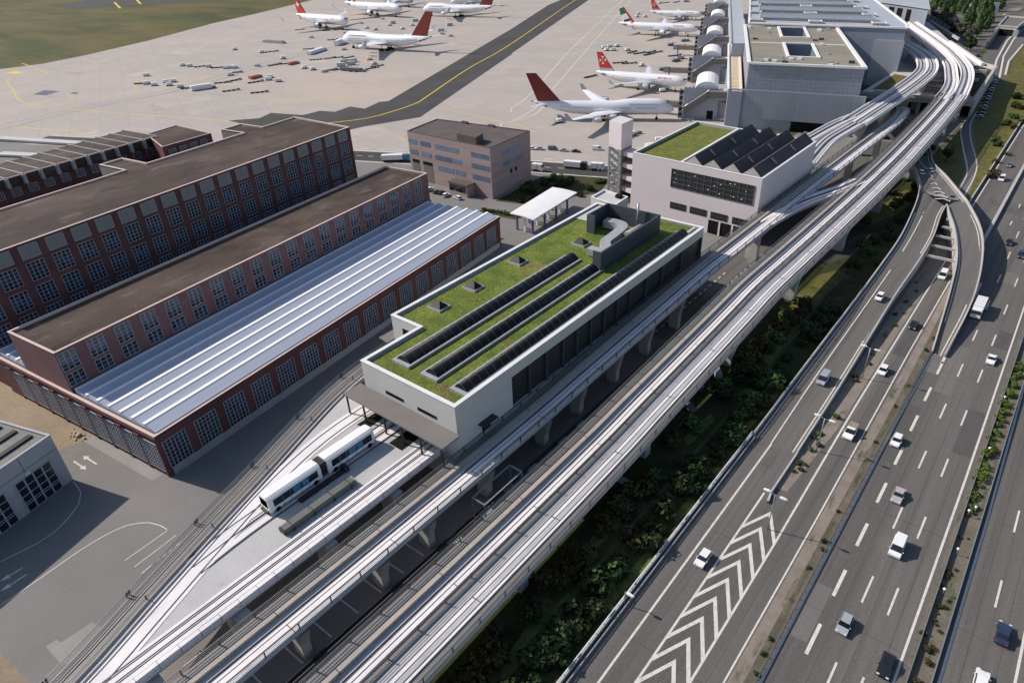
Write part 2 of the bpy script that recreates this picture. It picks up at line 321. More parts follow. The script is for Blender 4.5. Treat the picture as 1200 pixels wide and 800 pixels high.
# ---------------------------------------------------------------- scene objects
def props(o, label, cat, group=None):
    o['label'] = label; o['category'] = cat
    if group: o['group'] = group
class Thing:
    def __init__(s, name, label, cat, base=(0, 0, 0), group=None, turn=0.0):
        """turn: the frame of this thing is turned by that angle about the world origin; base is given in that frame"""
        s.off = tuple(base); s.turn = turn
        s.root = bpy.data.objects.new(name, None); COL.objects.link(s.root); s.root.empty_display_size = .5
        s.root.location = Matrix.Rotation(turn, 3, 'Z') @ Vector(base); s.root.rotation_euler = (0, 0, turn)
        props(s.root, label, cat, group)
    def part(s, name, mb, mats, parent=None, label=None, stuff=False):
        o = bpy.data.objects.new(name, mb.mesh(name, mats, s.off)); COL.objects.link(o); o.parent = parent or s.root
        if label: o['label'] = label
        if stuff: o['kind'] = 'stuff'
        return o
    def inst(s, name, me, loc=None, rotz=0, scale=None, parent=None, label=None):
        o = bpy.data.objects.new(name, me); COL.objects.link(o); o.parent = parent or s.root
        if loc is not None: o.location = tuple(a-b for a, b in zip(loc, s.off))
        o.rotation_euler = (0, 0, rotz)
        if scale: o.scale = scale
        if label: o['label'] = label
        return o
def single(name, label, cat, mb, mats, base=(0, 0, 0), group=None, kind=None):
    o = bpy.data.objects.new(name, mb.mesh(name, mats, base)); COL.objects.link(o); o.location = base
    props(o, label, cat, group)
    if kind: o['kind'] = kind
    return o
def struct(name, mb, mats, kind='structure'):
    o = bpy.data.objects.new(name, mb.mesh(name, mats)); COL.objects.link(o); o['kind'] = kind; return o
def subpart(parent, name, mb, mats):
    o = bpy.data.objects.new(name, mb.mesh(name, mats)); COL.objects.link(o); o.parent = parent; return o
def dup(root, loc, rotz=0, label=None, scale=None):
    def cp(o, parent):
        c = o.copy(); COL.objects.link(c); c.parent = parent
        for ch in o.children: cp(ch, c)
        return c
    r = cp(root, None); r.location = loc; r.rotation_euler = (0, 0, rotz)
    if scale: r.scale = scale
    if label: r['label'] = label
    return r

def window_meshes(w, h, cols, rows, name='window', fw=.10, dark=(0,), depth=.12, mull=.07):
    """steel window: frame with glazing bars, and its glass"""
    f = MB(); x0 = -w/2
    for a, b, c, d in ((x0, x0+w, 0, fw), (x0, x0+w, h-fw, h), (x0, x0+fw, fw, h-fw), (x0+w-fw, x0+w, fw, h-fw)): f.box(a, b, -.02, depth, c, d)
    for i in range(1, cols):
        x = x0+w*i/cols; f.box(x-mull*.9, x+mull*.9, 0, depth*.9, fw, h-fw)
    for j in range(1, rows):
        z = h*j/rows; f.box(x0+fw, x0+w-fw, .002, depth*.75, z-mull/2, z+mull/2)
    p = MB(); rr = random.Random(3)
    for i in range(cols):
        for j in range(rows):
            dk = (j in dark) or rr.random() < .12
            a, b, c, d = x0+w*i/cols, x0+w*(i+1)/cols, h*j/rows, h*(j+1)/rows
            p.face([(a, .03, c), (a, .03, d), (b, .03, d), (b, .03, c)], 0 if dk else 1)
    return f.mesh(name, 'winframe'), p.mesh('pane', ['glassdark', 'glassblue'])
def put_windows(T, wm, places, name='window'):
    for loc, rz in places:
        o = T.inst(name, wm[0], loc, rz); T.inst('pane', wm[1], None, 0, None, o).location = (0, 0, 0)
FACE_PX, FACE_MY, FACE_PY, FACE_MX = -math.pi/2, math.pi, 0.0, math.pi/2     # turn a +Y-facing mesh to face +x, -y, +y, -x

def flat_roofed(T, poly, z0, h, wall, roof, cap, capw=.5, drop=.45, capz=.12, wallname='wall'):
    ins = inset(poly, capw); w_ = MB(); poly = ccw(poly); n = len(poly)
    for i in range(n):
        a, b = poly[i], poly[(i+1) % n]; w_.face([(*a, z0), (*b, z0), (*b, h), (*a, h)])
        a, b = ins[i], ins[(i+1) % n]; w_.face([(*b, h-drop), (*a, h-drop), (*a, h), (*b, h)], 1)
    T.part(wallname, w_, [wall, cap])
    r = MB(); r.sheet(ins, h-drop); ro = T.part('roof', r, roof)
    c = MB(); out = inset(poly, -.08); inn = inset(poly, capw+.03)
    for i in range(n):
        j = (i+1) % n
        c.hexa([out[i], out[j], inn[j], inn[i]], h, h+capz)
    T.part('parapet_coping', c, cap, ro)
    return ro

# ---------------------------------------------------------------- foliage
def leaves(n, fill, size, seed, m=0):
    rr = random.Random(seed); b = MB()
    for _ in range(n):
        p, nrm = fill(rr); s = size*rr.uniform(.6, 1.3)
        d = (Vector(nrm)+Vector((rr.uniform(-1, 1), rr.uniform(-1, 1), rr.uniform(-.6, 1)))*.8).normalized()
        u = d.cross(Vector((rr.uniform(-1, 1), rr.uniform(-1, 1), rr.uniform(-1, 1)))).normalized(); v = d.cross(u)
        P = Vector(p); b.face([P+u*s, P+v*s*.7, P-u*s, P-v*s*.7], m)
    return b
def blob_fill(lobes):
    def f(rr):
        c, r = rr.choice(lobes)
        while True:
            q = Vector((rr.gauss(0, 1), rr.gauss(0, 1), rr.gauss(0, 1)))
            if q.length > .01: break
        q.normalize(); k = rr.uniform(.62, 1.0)
        return (c[0]+q.x*r[0]*k, c[1]+q.y*r[1]*k, max(.05, c[2]+q.z*r[2]*k)), q
    return f
def shrub_mesh(seed, mt, n=420, R_=1.6):
    rr = random.Random(seed)
    lobes = [((rr.uniform(-1, 1)*R_*.6, rr.uniform(-1, 1)*R_*.6, rr.uniform(.3, .9)*R_), tuple(R_*rr.uniform(.4, .7) for _ in range(3))) for _ in range(6)]
    return leaves(n, blob_fill(lobes), .27, seed).mesh('foliage', mt)
def cone_tree_meshes(seed, mt, h=10, r=2.2, n=900):
    rr = random.Random(seed)
    def f(q):
        t = q.random()**.8; z = 1.2+t*(h-1.2); a = q.uniform(0, 2*math.pi)
        rad = r*math.sin(math.pi*min(1, (.18+.82*t))**.9)**.8*(1+.18*math.sin(3*a+5*t+seed))*q.uniform(.72, 1.02)
        return (math.cos(a)*rad, math.sin(a)*rad, z), (math.cos(a), math.sin(a), .3)
    cr = leaves(n, f, .42, seed).mesh('crown', mt)
    tk = MB().tube([(0, 0, 0), (0, 0, h*.35), (.05, 0, h*.8)], [.26, .18, .05], 7)
    return cr, tk.mesh('trunk', 'bark')
def round_tree_meshes(seed, mt, h=8, r=3, n=1100):
    rr = random.Random(seed)
    lobes = [((rr.uniform(-1, 1)*r*.55, rr.uniform(-1, 1)*r*.55, h*.62+rr.uniform(-1, 1)*r*.45), tuple(r*rr.uniform(.38, .6) for _ in range(3))) for _ in range(9)]
    cr = leaves(n, blob_fill(lobes), .38, seed).mesh('crown', mt)
    tk = MB().tube([(0, 0, 0), (0, .05, h*.3), (.1, 0, h*.6)], [.28, .2, .08], 7)
    for a in range(4): tk.tube([(0, 0, h*.28), (math.cos(a*1.6)*r*.35, math.sin(a*1.6)*r*.35, h*.6)], [.12, .03], 5)
    return cr, tk.mesh('trunk', 'bark')
# ================================================================ THE SETTING: ground, roads, markings
def sheet(name, poly, z, m): return struct(name, MB().sheet(poly, z), m)
sheet('ground', [(-5000, -1500), (3000, -1500), (3000, 6000), (-5000, 6000)], 0, 'land')
GRASS_EDGE = [(-737, 150), (-725, 185), (-716, 222), (-728, 263), (-765, 341), (-833, 452), (-870, 534), (-947, 681), (-1150, 1100)]
YARD_N = [(-700, 30), (-420, 112), (-300, 165), (-238, 198), (-150, 236), (-100, 256)]
sheet('apron', YARD_N + [(-118, 330), (-130, 420), (-260, 1100), (-300, 1400), (-1300, 1400)] + list(reversed(GRASS_EDGE)), .012, 'apron')
sheet('grass_field', GRASS_EDGE + [(-1400, 1700), (-3200, 2200), (-3200, -200), (-760, -200)], .018, 'field')
f = MB(); f.sheet([g(80, 12)[:2], g(250, 0)[:2], g(330, -14)[:2], g(150, -8)[:2], g(70, 6)[:2]], .03)
struct('far_taxiway', f, 'taxi')
fm = MB()
for a, b in (((134, 3), (141, 10)), ((159, -1), (165, 5))): fm.ribbon([g(*a), g(*b)], -1.6, 1.6, .03, .05)
struct('taxiway_marking', fm, 'yellow')
sheet('yard', YARD_N + [(-100, 330), (-60, 470), (-43.2, 400), (-43.2, -120), (-420, -120), (-700, -60)], .014, 'yard')
# dark taxiway with its stepped edge
tl = [(-372, 196), (-360.5, 208.5), (-365.6, 219.6), (-343.8, 226.1), (-343.4, 237.7), (-333.2, 240.5), (-335.9, 253.6), (-323.5, 254.5), (-329.1, 270.8), (-325.6, 274.5), (-453.4, 548), (-541, 724), (-561, 778), (-700, 1100)]
tr = [(-640, 1100), (-525, 788), (-364, 439), (-361, 435), (-279.7, 256.7), (-285.4, 243.1), (-288.1, 236.5), (-292.2, 226.7), (-293.5, 217.7), (-310, 196)]
sheet('taxiway', tl+tr, .022, 'taxi')
yl = MB()
yl.ribbon(smooth_path([(-330, 205, 0), (-313, 226, 0), (-304.8, 240, 0), (-303.6, 256, 0), (-306, 278, 0), (-314, 296, 0), (-352.6, 376, 0), (-396, 478, 0), (-541.7, 783, 0), (-640, 1010, 0)], 8), -.45, .45, .022, .03)
yl.ribbon(smooth_path([(-541.7, 783, 0), (-520, 700, 0), (-535, 650, 0), (-580, 640, 0)], 8), -.4, .4, .013, .02)
struct('taxiway_line', yl, 'yellow')
pl = MB()
for pts in ([(-476, 120.6), (-413, 142)], [(-655, 205), (-668, 190), (-655, 175), (-597, 161), (-559, 151.5), (-520, 152), (-480, 163), (-429, 178), (-366.7, 197)],
            [(-407.7, 237), (-375, 245.7), (-360.7, 256), (-358, 275)], [(-740, 214), (-655, 205)]):
    pl.ribbon(smooth_path([(x, y, 0) for x, y in pts], 8), -.55, .55, .013, .02)
for pts in ([(157, 107), (161, 93)], [(480, 118), (620, 150)], [(465, 158), (475, 166)]):
    pl.ribbon([g(*p) for p in pts], -.4, .4, .013, .02)
struct('apron_lines', pl, 'palepaint')
wl = MB()
for pts in ([(-231, 276), (-235, 298), (-257, 347), (-371, 586), (-472, 801)], [(-243, 290), (-249, 298), (-264, 337), (-341, 493), (-482, 799)], [(-226, 262), (-232, 268), (-228, 290), (-241, 322)]):
    wl.ribbon(smooth_path([(x, y, 0) for x, y in pts], 10), -.28, .28, .013, .02)
struct('apron_guide_lines', wl, 'paint')
aw = MB()      # long worn wheel tracks over the apron
for pts, wd in (([(-480, 112), (-560, 190), (-470, 275), (-330, 300)], 5), ([(0, 152), (110, 126), (215, 105), (330, 72), (420, 46)], 4.5)):
    q = [g(*p) for p in pts] if wd == 4.5 else None
    if q: aw.ribbon(smooth_path(q, 12), -wd/2, wd/2, .0125, .0145); aw.ribbon(smooth_path([(a-9, b-6, c) for a, b, c in q], 12), -.9, .9, .0125, .0148)
M['track'] = mat('worn_apron_track', (.29, .26, .235), (.36, .32, .285), .04)
struct('apron_track', aw, 'track')
bp_ = MB(); bp_.sheet([g(38, 111)[:2], g(52, 106)[:2], g(70, 107)[:2], g(54, 112)[:2]], .02); bp_.sheet([g(82, 110)[:2], g(86, 108)[:2], g(93, 109)[:2], g(90, 110.5)[:2]], .02)
M['bluegrey'] = mat('blue_grey_patch', (.13, .15, .18), (.11, .125, .15), .1); struct('apron_patch', bp_, 'bluegrey')
struct('apron_yellow_patch', MB().sheet([g(8, 86)[:2], g(17, 83.5)[:2], g(27, 85)[:2], g(18, 87)[:2]], .02), 'yellow')
# service road with its white dashes
svc = smooth_path([(-430, 118, 0), (-300, 172, 0), (-236, 198, 0), (-175, 221, 0), (-147, 231, 0), (-104, 246, 0)], 10)
struct('service_road', MB().ribbon(svc, -6.5, 6.5, .015, .026), 'taxi')
sm = MB()
for p, n, hd in along(svc, 6): sm.ribbon([(p[0]-n[1]*1.3, p[1]+n[0]*1.3, 0), (p[0]+n[1]*1.3, p[1]-n[0]*1.3, 0)], -.2, .2, .026, .031)
for o in (-7.6, 7.6): sm.ribbon(svc, o-.35, o+.35, .026, .034)
for p, n, hd in along(svc, 9): sm.ribbon([(p[0]-n[0]*11-n[1]*2, p[1]-n[1]*11+n[0]*2, 0), (p[0]-n[0]*11+n[1]*2, p[1]-n[1]*11-n[0]*2, 0)], -.3, .3, .02, .026)
struct('service_road_markings', sm, 'paint')

# yard details
sheet('sandy_yard', [(-260, 52), (-142.4, 31), (-141.6, 25.5), (-143, 20), (-165, 8), (-260, -10)], .020, 'sand')
sheet('pavement', [g(110, 507)[:2], g(192, 556)[:2], g(178, 563)[:2], g(97, 516)[:2]], .024, 'patch')
sheet('yard_concrete_corner', [(-100.3, -3.9), (-91, -2.9), (-88, -30), (-140, -30)], .022, 'sand')
sheet('yard_patch', [(-95.6, .7), (-95.6, 2.2), (-94.5, 2.4), (-94.4, 6.9), (-91.6, 7.5), (-88, 3), (-90.7, 1)], .022, 'patch')
sheet('road_beside_station', [(-70, 130), (-60, 130), (-56, 200), (-56, 330), (-70, 330), (-70, 200)], .022, 'road')
ym = MB()
for pts in ([(-130.4, 18.3), (-125.7, 17.8), (-123.1, 16.4), (-120.2, 12.6), (-118.9, 8.6), (-119.6, 2)], [(-109.2, -4), (-110.2, 5.5), (-110.9, 10.8), (-111, 15.5), (-110.1, 19.6), (-107.5, 22.3), (-105.2, 23.2), (-103.3, 23.5)]):
    ym.ribbon(smooth_path([(x, y, 0) for x, y in pts], 1.5), -.09, .09, .024, .030)
for a, b in (((-103, 23.4), (-102.4, 15.6)), ((-100.7, 23.8), (-99.7, 16)), ((-98.5, 23.8), (-97.4, 16.1))): ym.ribbon([(*a, 0), (*b, 0)], -.08, .08, .024, .03)
def arrow(mb, tail, tip, z=.024, w=.16):
    a, b = Vector((*tail, 0)), Vector((*tip, 0)); d = (b-a).normalized(); n = Vector((d.y, -d.x, 0)); c = b-d*1.5
    mb.ribbon([tuple(a), tuple(c)], -w, w, z, z+.006); mb.face([c+n*.6+Vector((0, 0, z+.006)), b+Vector((0, 0, z+.006)), c-n*.6+Vector((0, 0, z+.006))])
arrow(ym, (-131.8, 23.3), (-136.8, 22.7)); arrow(ym, (-136.7, 20.8), (-131.9, 21.3)); arrow(ym, (-115, 4.1), (-114.9, .6)); arrow(ym, (-112.9, 4), (-112.6, -.1))
for y in (17.5, 22.9, 28.1, 33.2, 37.9, 42.6, 47.1): ym.ribbon([(-67.0, y, 0), (-62.6, y+.1, 0)], -.13, .13, .024, .03)
for x in (-78.7, -75.9): ym.ribbon([(x, 12, 0), (x, 25, 0)], -.09, .09, .024, .03)
for k in range(7): ym.ribbon([(-70.6+k*.5, 30.2+.1*k, 0), (-70.2+k*.5, 33.2, 0)], -.13, .13, .024, .03)
ym.ribbon([(-71, 30, 0), (-67, 30.6, 0)], -.1, .1, .031, .034); ym.ribbon([(-70.6, 33.4, 0), (-66.8, 33.4, 0)], -.1, .1, .031, .034)
for x, y0 in ((-66.4, 132), (-62.6, 150)):
    for k in range(14): ym.ribbon([(x, y0+k*3, 0), (x, y0+k*3+1.6, 0)], -.14, .14, .024, .03)
struct('yard_markings', ym, 'paint')
sheet('office_lawn', [(-161, 181), (-150, 184), (-133, 209), (-138, 224), (-150, 224), (-163.5, 213)], .022, 'grass')
sheet('grass_strip', [(-160, 168.5), (-143, 170.5), (-141, 176.5), (-158, 173.5)], .022, 'grass')
sheet('kerb_lawn', [(-128, 196), (-118, 196), (-118, 212), (-130, 214)], .022, 'grass')

# planted strip between viaduct and motorway
sheet('green_strip', [(-46, -100), (-31.2, -100), (-31.2, 205), (-36, 262), (-46, 300), (-48, 400), (-60, 470), (-56, 300)], .030, 'grass')
sheet('embankment', [(-31, 250), (-12.6, 246), (-12.6, 520), (-30, 600), (-46, 480), (-42, 330)], .032, 'drygrass')
sheet('dry_meadow', [g(*p)[:2] for p in ((921, 361), (938, 341), (960, 322), (993, 314), (985, 330), (955, 358), (945, 360), (938, 373))], .040, 'drygrass')
sheet('dry_meadow_far', [g(*p)[:2] for p in ((1015, 251), (1062, 222), (1078, 232), (1050, 252), (1022, 262))], .040, 'drygrass')
sheet('light_meadow', [g(*p)[:2] for p in ((575, 800), (600, 760), (640, 700), (655, 708), (625, 760), (590, 800))], .040, 'drygrass')
sheet('strip_path', [(-39.2, -60), (-38.5, -60), (-38.1, 60), (-37.7, 130), (-39.2, 190), (-39.9, 190), (-38.4, 130), (-38.8, 60)], .044, 'land')
for k, (x, y, w, h) in enumerate(((-40.6, 61, 1.3, 5), (-41.2, 72, 1.2, 7), (-38.6, 48, 1.6, 8), (-40.4, 34, 1.7, 7), (-33.2, 64, 1.0, 8), (-33.0, 88, .9, 10), (-33.2, 118, .9, 12), (-40.8, 104, 1.2, 6), (-39.6, 148, 2.2, 14))): sheet('light_meadow', [(x-w, y-h*.8), (x+w*.5, y-h), (x+w, y+h*.7), (x-w*.4, y+h)], .041, 'meadow' if k % 3 else 'drygrass')
struct('footpath', MB().ribbon(smooth_path([g(680, 548), g(712, 555), g(738, 567), g(757, 577)], 2), -.9, .9, .03, .050), 'patch')
struct('winding_path', MB().ribbon(smooth_path([g(960, 305), g(995, 292), (*g(1015, 280)[:2], 0), (*g(1050, 274)[:2], 0)], 3), -3.0, 3.0, .03, .046), 'taxi')
sheet('viaduct_paving', [(-55, -60), (-43.4, -60), (-43.4, 40), (-45, 46), (-55, 46)], .026, 'sand')

# motorway
sheet('motorway', [(-31.3, -300), (19.6, -300), (19.6, 1500), (-13.2, 1500), (-13.2, 236), (-31.3, 236)], .046, 'road')
sheet('upper_road', [(-21.2, 236), (-13.2, 236), (-13.2, 900), (-24, 900), (-21.6, 400)], .048, 'road')
sheet('lower_road', [(x, y) for x, y in ((-29, 262), (-27.4, 280), (-28.9, 305), (-36, 337), (-42.5, 369), (-43.2, 404), (-41, 404), (-38.5, 378), (-34, 352), (-25.6, 312), (-23.2, 280), (-25, 262))], .048, 'ramp')
vm = MB(); vm.sheet([(-22.4, 97), (-22.4, 236), (-18.7, 236), (-18.9, 120), (-20.5, 97)], .052); vm.sheet([(-13.8, -300), (-10.9, -300), (-11, 170), (-12.4, 215), (-14.3, 215), (-13.9, 150)], .052)
struct('verge', vm, 'verge')
sheet('verge_weeds', [(-12.0, -300), (-10.95, -300), (-11.05, 170), (-12.5, 214), (-13.2, 214), (-12.2, 150)], .056, 'weeds')
sheet('central_reserve', [(4.6, -300), (7.8, -300), (7.4, 160), (7.2, 900), (4.1, 900), (4.3, 160)], .052, 'median')
jm = MB()
rj_ = random.Random(8)
for k in range(16):
    x = rj_.choice((-9, -5.4, -1.8, 1.7, -16, -25.5, 10.5, 14)); y = rj_.uniform(58, 260); h = rj_.uniform(3, 14)
    if x == -25.5 and y > 100: continue
    jm.sheet([(x-1.55, y-h), (x+1.5, y-h), (x+1.5, y+h), (x-1.55, y+h)], .0480+.00012*k, rj_.choice((0, 0, 1)))
struct('road_repairs', jm, ['repair', 'repairlight'])
kj = MB()
for x0 in (-16.1, -5.5, -1.75, 1.85, 10.4, 14.1, -25.6): kj.box(x0-.03, x0+.03, -100, 105 if x0 < -20 else 400, .0465, .0512)
for y in range(50, 330, 26):
    kj.box(-10.4, 4.2, y-.04, y+.04, .0465, .0514); kj.box(8, 17, y+9-.04, y+9+.04, .0465, .0514)
    if y < 110: kj.box(-31, -14, y+5-.04, y+5+.04, .0465, .0514)
struct('road_joints', kj, 'taxi')
lm = MB()
def line(mb, pts, wd=.15, z=.046): mb.ribbon([(x, y, 0) for x, y in pts], -wd, wd, z, z+.0085)
line(lm, [(-17.8, -300), (-17.8, 84), (-18.3, 130), (-18.2, 215)], .17); line(lm, [(-14.2, -300), (-14.2, 95), (-14.6, 156), (-14.6, 215)], .13)
line(lm, [(-23.6, -300), (-23.6, 94.5)], .17); line(lm, [(-10.2, -300), (-10.3, 128), (-10, 160)], .17)
line(lm, [(3.7, -300), (3.6, 120), (3.1, 200), (2.9, 900)], .17); line(lm, [(8.6, -300), (8.3, 110), (7.8, 160), (7.6, 900)], .17); line(lm, [(16.2, -300), (16, 900)], .17)
line(lm, [(-19.9, 240), (-20.9, 900)], .17); line(lm, [(-7.7, 157), (-7.7, 205)], .26); line(lm, [(-27.6, -300), (-27.6, 108)], .17)
for k in range(-6, 6): y = 94.8+12*k; line(lm, [(-7.15-.008*(y-95), y-3), (-7.15-.008*(y-95), y+3)], .25)
for k in range(-7, 40):
    y = 102.2+18.05*k; line(lm, [(-3.5-.008*(y-102), y-3), (-3.5-.008*(y-102), y+3)], .15); line(lm, [(.15-.005*(y-102), y-3), (.15-.005*(y-102), y+3)], .15)
    y = 95+18*k; line(lm, [(12.15, y-3), (12.15, y+3)], .15)
for k in range(3, 40): y = 202+18*k; line(lm, [(-7.6, y-2), (-7.6, y+2)], .16)
for k in range(-4, 10):                                     # gore chevrons
    y = 90.3-4.36*k if k >= 0 else 0
    if k < 0: continue
    for a, b in (((-23.5, y-5.7), (-20.9, y)), ((-20.9, y), (-17.95, y-5.8))):
        lm.face([(a[0], a[1]-.62, .0546), (b[0], b[1]-.62, .0546), (b[0], b[1]+.62, .0546), (a[0], a[1]+.62, .0546)])
struct('lane_markings', lm, 'paint')
lr = MB(); lr.ribbon(smooth_path([(-26.8, 272, 0), (-26.8, 283, 0), (-28.3, 305, 0), (-35.4, 337, 0), (-41.8, 369, 0), (-42.8, 400, 0)], 5), -.22, .22, .048, .055)
lr.ribbon(smooth_path([(-24.2, 270, 0), (-24.2, 280, 0), (-26.3, 312, 0), (-35.2, 352, 0), (-39.6, 378, 0), (-41.2, 402, 0)], 5), -.18, .18, .048, .055)
struct('lower_road_lines', lr, 'paint')
# far right: slip roads near the overpass
fr = MB(); fr.sheet([g(*p)[:2] for p in ((1143, 96), (1166, 96), (1174, 66), (1186, 44), (1199, 30), (1206, 12), (1190, 14), (1168, 34), (1152, 66))], .05)
fr.sheet([g(*p)[:2] for p in ((1168, 92), (1178, 92), (1182, 72), (1200, 50), (1206, 30), (1199, 33), (1180, 60))], .052)
fr.sheet([g(*p)[:2] for p in ((1080, 10), (1120, 28), (1150, 66), (1146, 96), (1130, 90), (1120, 60), (1070, 22))], .050)
struct('slip_road', fr, 'road')
fl = MB()
for pts in ([(1171, 92), (1176, 66), (1188, 46), (1199, 34)], [(1161, 96), (1168, 70), (1180, 48), (1192, 36)], [(1178, 88), (1182, 72), (1199, 52)]): fl.ribbon([g(*p) for p in pts], -.5, .5, .05, .058)
struct('slip_road_lines', fl, 'paint')
sheet('far_verge', [g(*p)[:2] for p in ((1183, 90), (1187, 74), (1206, 50), (1206, 200), (1150, 235), (1128, 250), (1150, 160), (1128, 130))], .040, 'drygrass')

struct('planting_ground', MB().sheet([g(*p)[:2] for p in ((1075, -10), (1092, 26), (1112, 46), (1140, 66), (1150, 60), (1166, 36), (1176, 22), (1210, 4), (1210, -12))], .043), 'parkground')
# ================================================================ VIADUCTS
def zd(y): return 8.0 if y < 75 else (8+3*(y-75)/75 if y < 150 else 11.0)
def far(x, y, z):            # plan points were surveyed at level 11; carry them to level z along the sight line
    k = (CAM_H-z)/(CAM_H-11); return (x*k, y*k, z)
POST = MB().box(-.08, .08, -.08, .08, -.12, 1.12).box(-.05, .05, -.30, -.05, -.10, .02).mesh('railing_post', 'railing')
KNEE = MB().beam((-.32, 0, -.1), (-.32, 0, .55), .2, .2).beam((-.32, 0, .5), (0, 0, .72), .2, .2).beam((0, 0, .68), (0, 0, 1.15), .2, .2).beam((-.32, .45, -.1), (-.32, .45, .55), .2, .2).beam((-.32, .45, .5), (0, .45, .72), .2, .2).beam((0, .45, .68), (0, .45, 1.15), .2, .2).mesh('railing_post', 'black')
def railing(T, path, o, posts=5.4, start=1.0, knee=False, h=1.1, mats='railing', wires=(.35, .72)):
    r = MB(); r.ribbon(path, o-.06, o+.06, h-.10, h)
    for z in wires: r.ribbon(path, o-.035, o+.035, z-.03, z+.03)
    ro = T.part('railing', r, mats)
    for p, n, hd in along(path, posts, start)[:95]:
        T.inst('railing_post', KNEE if knee else POST, (p[0]+n[0]*o, p[1]+n[1]*o, p[2]), hd)
    return ro
def pier(T, x, y, ztop, w, d, hd=0, flare=0, mats='concrete', zb=0):
    b = MB(); c, s = math.cos(hd), math.sin(hd)
    def q(w_, d_): return [(x+c*a-s*e, y+s*a+c*e) for a, e in ((-w_/2, -d_/2), (w_/2, -d_/2), (w_/2, d_/2), (-w_/2, d_/2))]
    if flare:
        b.prism(q(w, d), zb, ztop*.45+zb*.55); b.prism(q(w-.004, d-.004), ztop*.45+zb*.55, ztop, top=q(w+flare, d))
    else: b.prism(q(w, d), zb, ztop)
    return T.part('pier', b, mats)
def track(T, path, L, mirror=False, walk=True):
    """one guideway track from left edge offset L: walkway, cable trough, channel, running beam, guide rail. 6.6 wide"""
    s = -1 if mirror else 1
    def rib(name, a, b, z0, z1, m, **k):
        q = MB().ribbon(path, min(L+s*a, L+s*b), max(L+s*a, L+s*b), z0, z1); return T.part(name, q, m, **k)
    if walk:
        rib('walkway', 0, 1.75, -.06, 0, 'grating'); rib('cable_trough', 1.8, 2.5, -.28, .34, 'trough')
    rib('guide_rail', 3.55, 3.65, -.26, -.08, 'rail')
    rib('running_beam', 4.2, 4.62, -.26, .06, 'deckwhite'); rib('guide_rail', 4.66, 4.78, -.26, .0, 'rail')
    rib('running_beam', 4.82, 5.62, -.26, .10, 'deckwhite'); rib('guide_rail', 5.66, 5.78, -.26, .06, 'rail')

def viaduct_deck(T, path, a, b, thick=1.5, m='deck'):
    q = MB().ribbon(path, a, b, -.62, -.27); q.ribbon(path, a+1.2, b-1.2, -.62-thick, -.622, taper=.9)
    q.ribbon(path, a-.02, a+.22, -.90, -.10); q.ribbon(path, b-.22, b+.02, -.90, -.10)
    return T.part('deck', q, m)

# ---- main double viaduct
TV = []
T = Thing('viaduct', 'long double track concrete viaduct sweeping past the hall beside the planted strip to the terminal', 'viaduct', (-48.5, 50, 0))
TV.append(T)
mp = [(-48.5, -40, 8), (-48.4, 20, 8), (-48.6, 75, 8)] + [(-48.6, y, zd(y)) for y in (95, 115, 135, 150)] + [(-48.1, 175, 11), (-47.2, 233, 11), (-47.2, 276, 11), (-48.2, 329, 11), far(-49.3, 362, 11.4), far(-50.3, 385, 12)]
mp = smooth_path(mp, 5)
viaduct_deck(T, mp, -6, 6)
track(T, mp, -6); 
MID = [p for p in mp]
for nm, a, b, z0, z1, m in (('middle_walkway', -.15, .75, -.06, .0, 'grating'), ('running_beam', 1.9, 2.15, -.26, -.06, 'deck'), ('running_beam', 2.45, 2.95, -.26, .02, 'deckwhite'), ('guide_rail', 2.99, 3.1, -.26, .0, 'rail'), ('running_beam', 3.14, 3.9, -.26, .10, 'deck'), ('guide_rail', 3.95, 4.1, -.26, .05, 'rail'),
                            ('cable_trough', 4.15, 4.5, -.26, .22, 'deckwhite'), ('walkway', 4.55, 5.95, -.06, 0, 'grating')):
    T.part(nm, MB().ribbon(mp, a, b, z0, z1), m)
railing(T, mp, -5.93, 5.4, 2.0); railing(T, mp, .1, 5.4, 3.4); railing(T, mp, 5.95, 5.4, 4.0)
Apath = [(-53.3, 372, 11.6), (-54.6, 395, 12), (-57.2, 415, 12.6), (-60.2, 430, 13.2), (-67.2, 462, 14), (-78, 494, 14), (-96, 540, 14), (-116, 586, 14), (-122, 600, 14)]
Bpath = [(-46.8, 372, 11.6), (-48.2, 390, 12), (-51.2, 418, 12.6), (-54.9, 441, 13.2), (-60.8, 465, 14), (-75, 507, 14), (-93.6, 553, 14), (-122, 620, 14)]
for P in (Apath, Bpath):
    P = smooth_path([far(*p) for p in P], 4); q = MB().ribbon(P, -2.9, 2.9, -.62, -.27); q.ribbon(P, -1.9, 1.9, -2.1, -.622, taper=.6)
    q.ribbon(P, -2.92, -2.6, -.95, .55); q.ribbon(P, 2.6, 2.92, -.95, .55); T.part('deck', q, 'deckwhite')
    T.part('running_beam', MB().ribbon(P, -1.6, -.6, -.26, .1), 'deck'); T.part('running_beam', MB().ribbon(P, .6, 1.6, -.26, .1), 'deckwhite')
    T.part('guide_rail', MB().ribbon(P, -.1, .1, -.26, .04), 'rail')
    for p, n, hd in along(P, 34, 14): pier(T, p[0], p[1], p[2]-2.0, 3.2, 1.8, hd, flare=1.4)
for y in (-24.5, 13.7, 52.2, 90.6, 129.2, 167.5, 206, 244, 283, 321, 351, 378):
    x = min(mp, key=lambda p: abs(p[1]-y))[0]; pier(T, x+1.2, y, (zd(y))-1.95, 4.6, 2.0, flare=2.2)
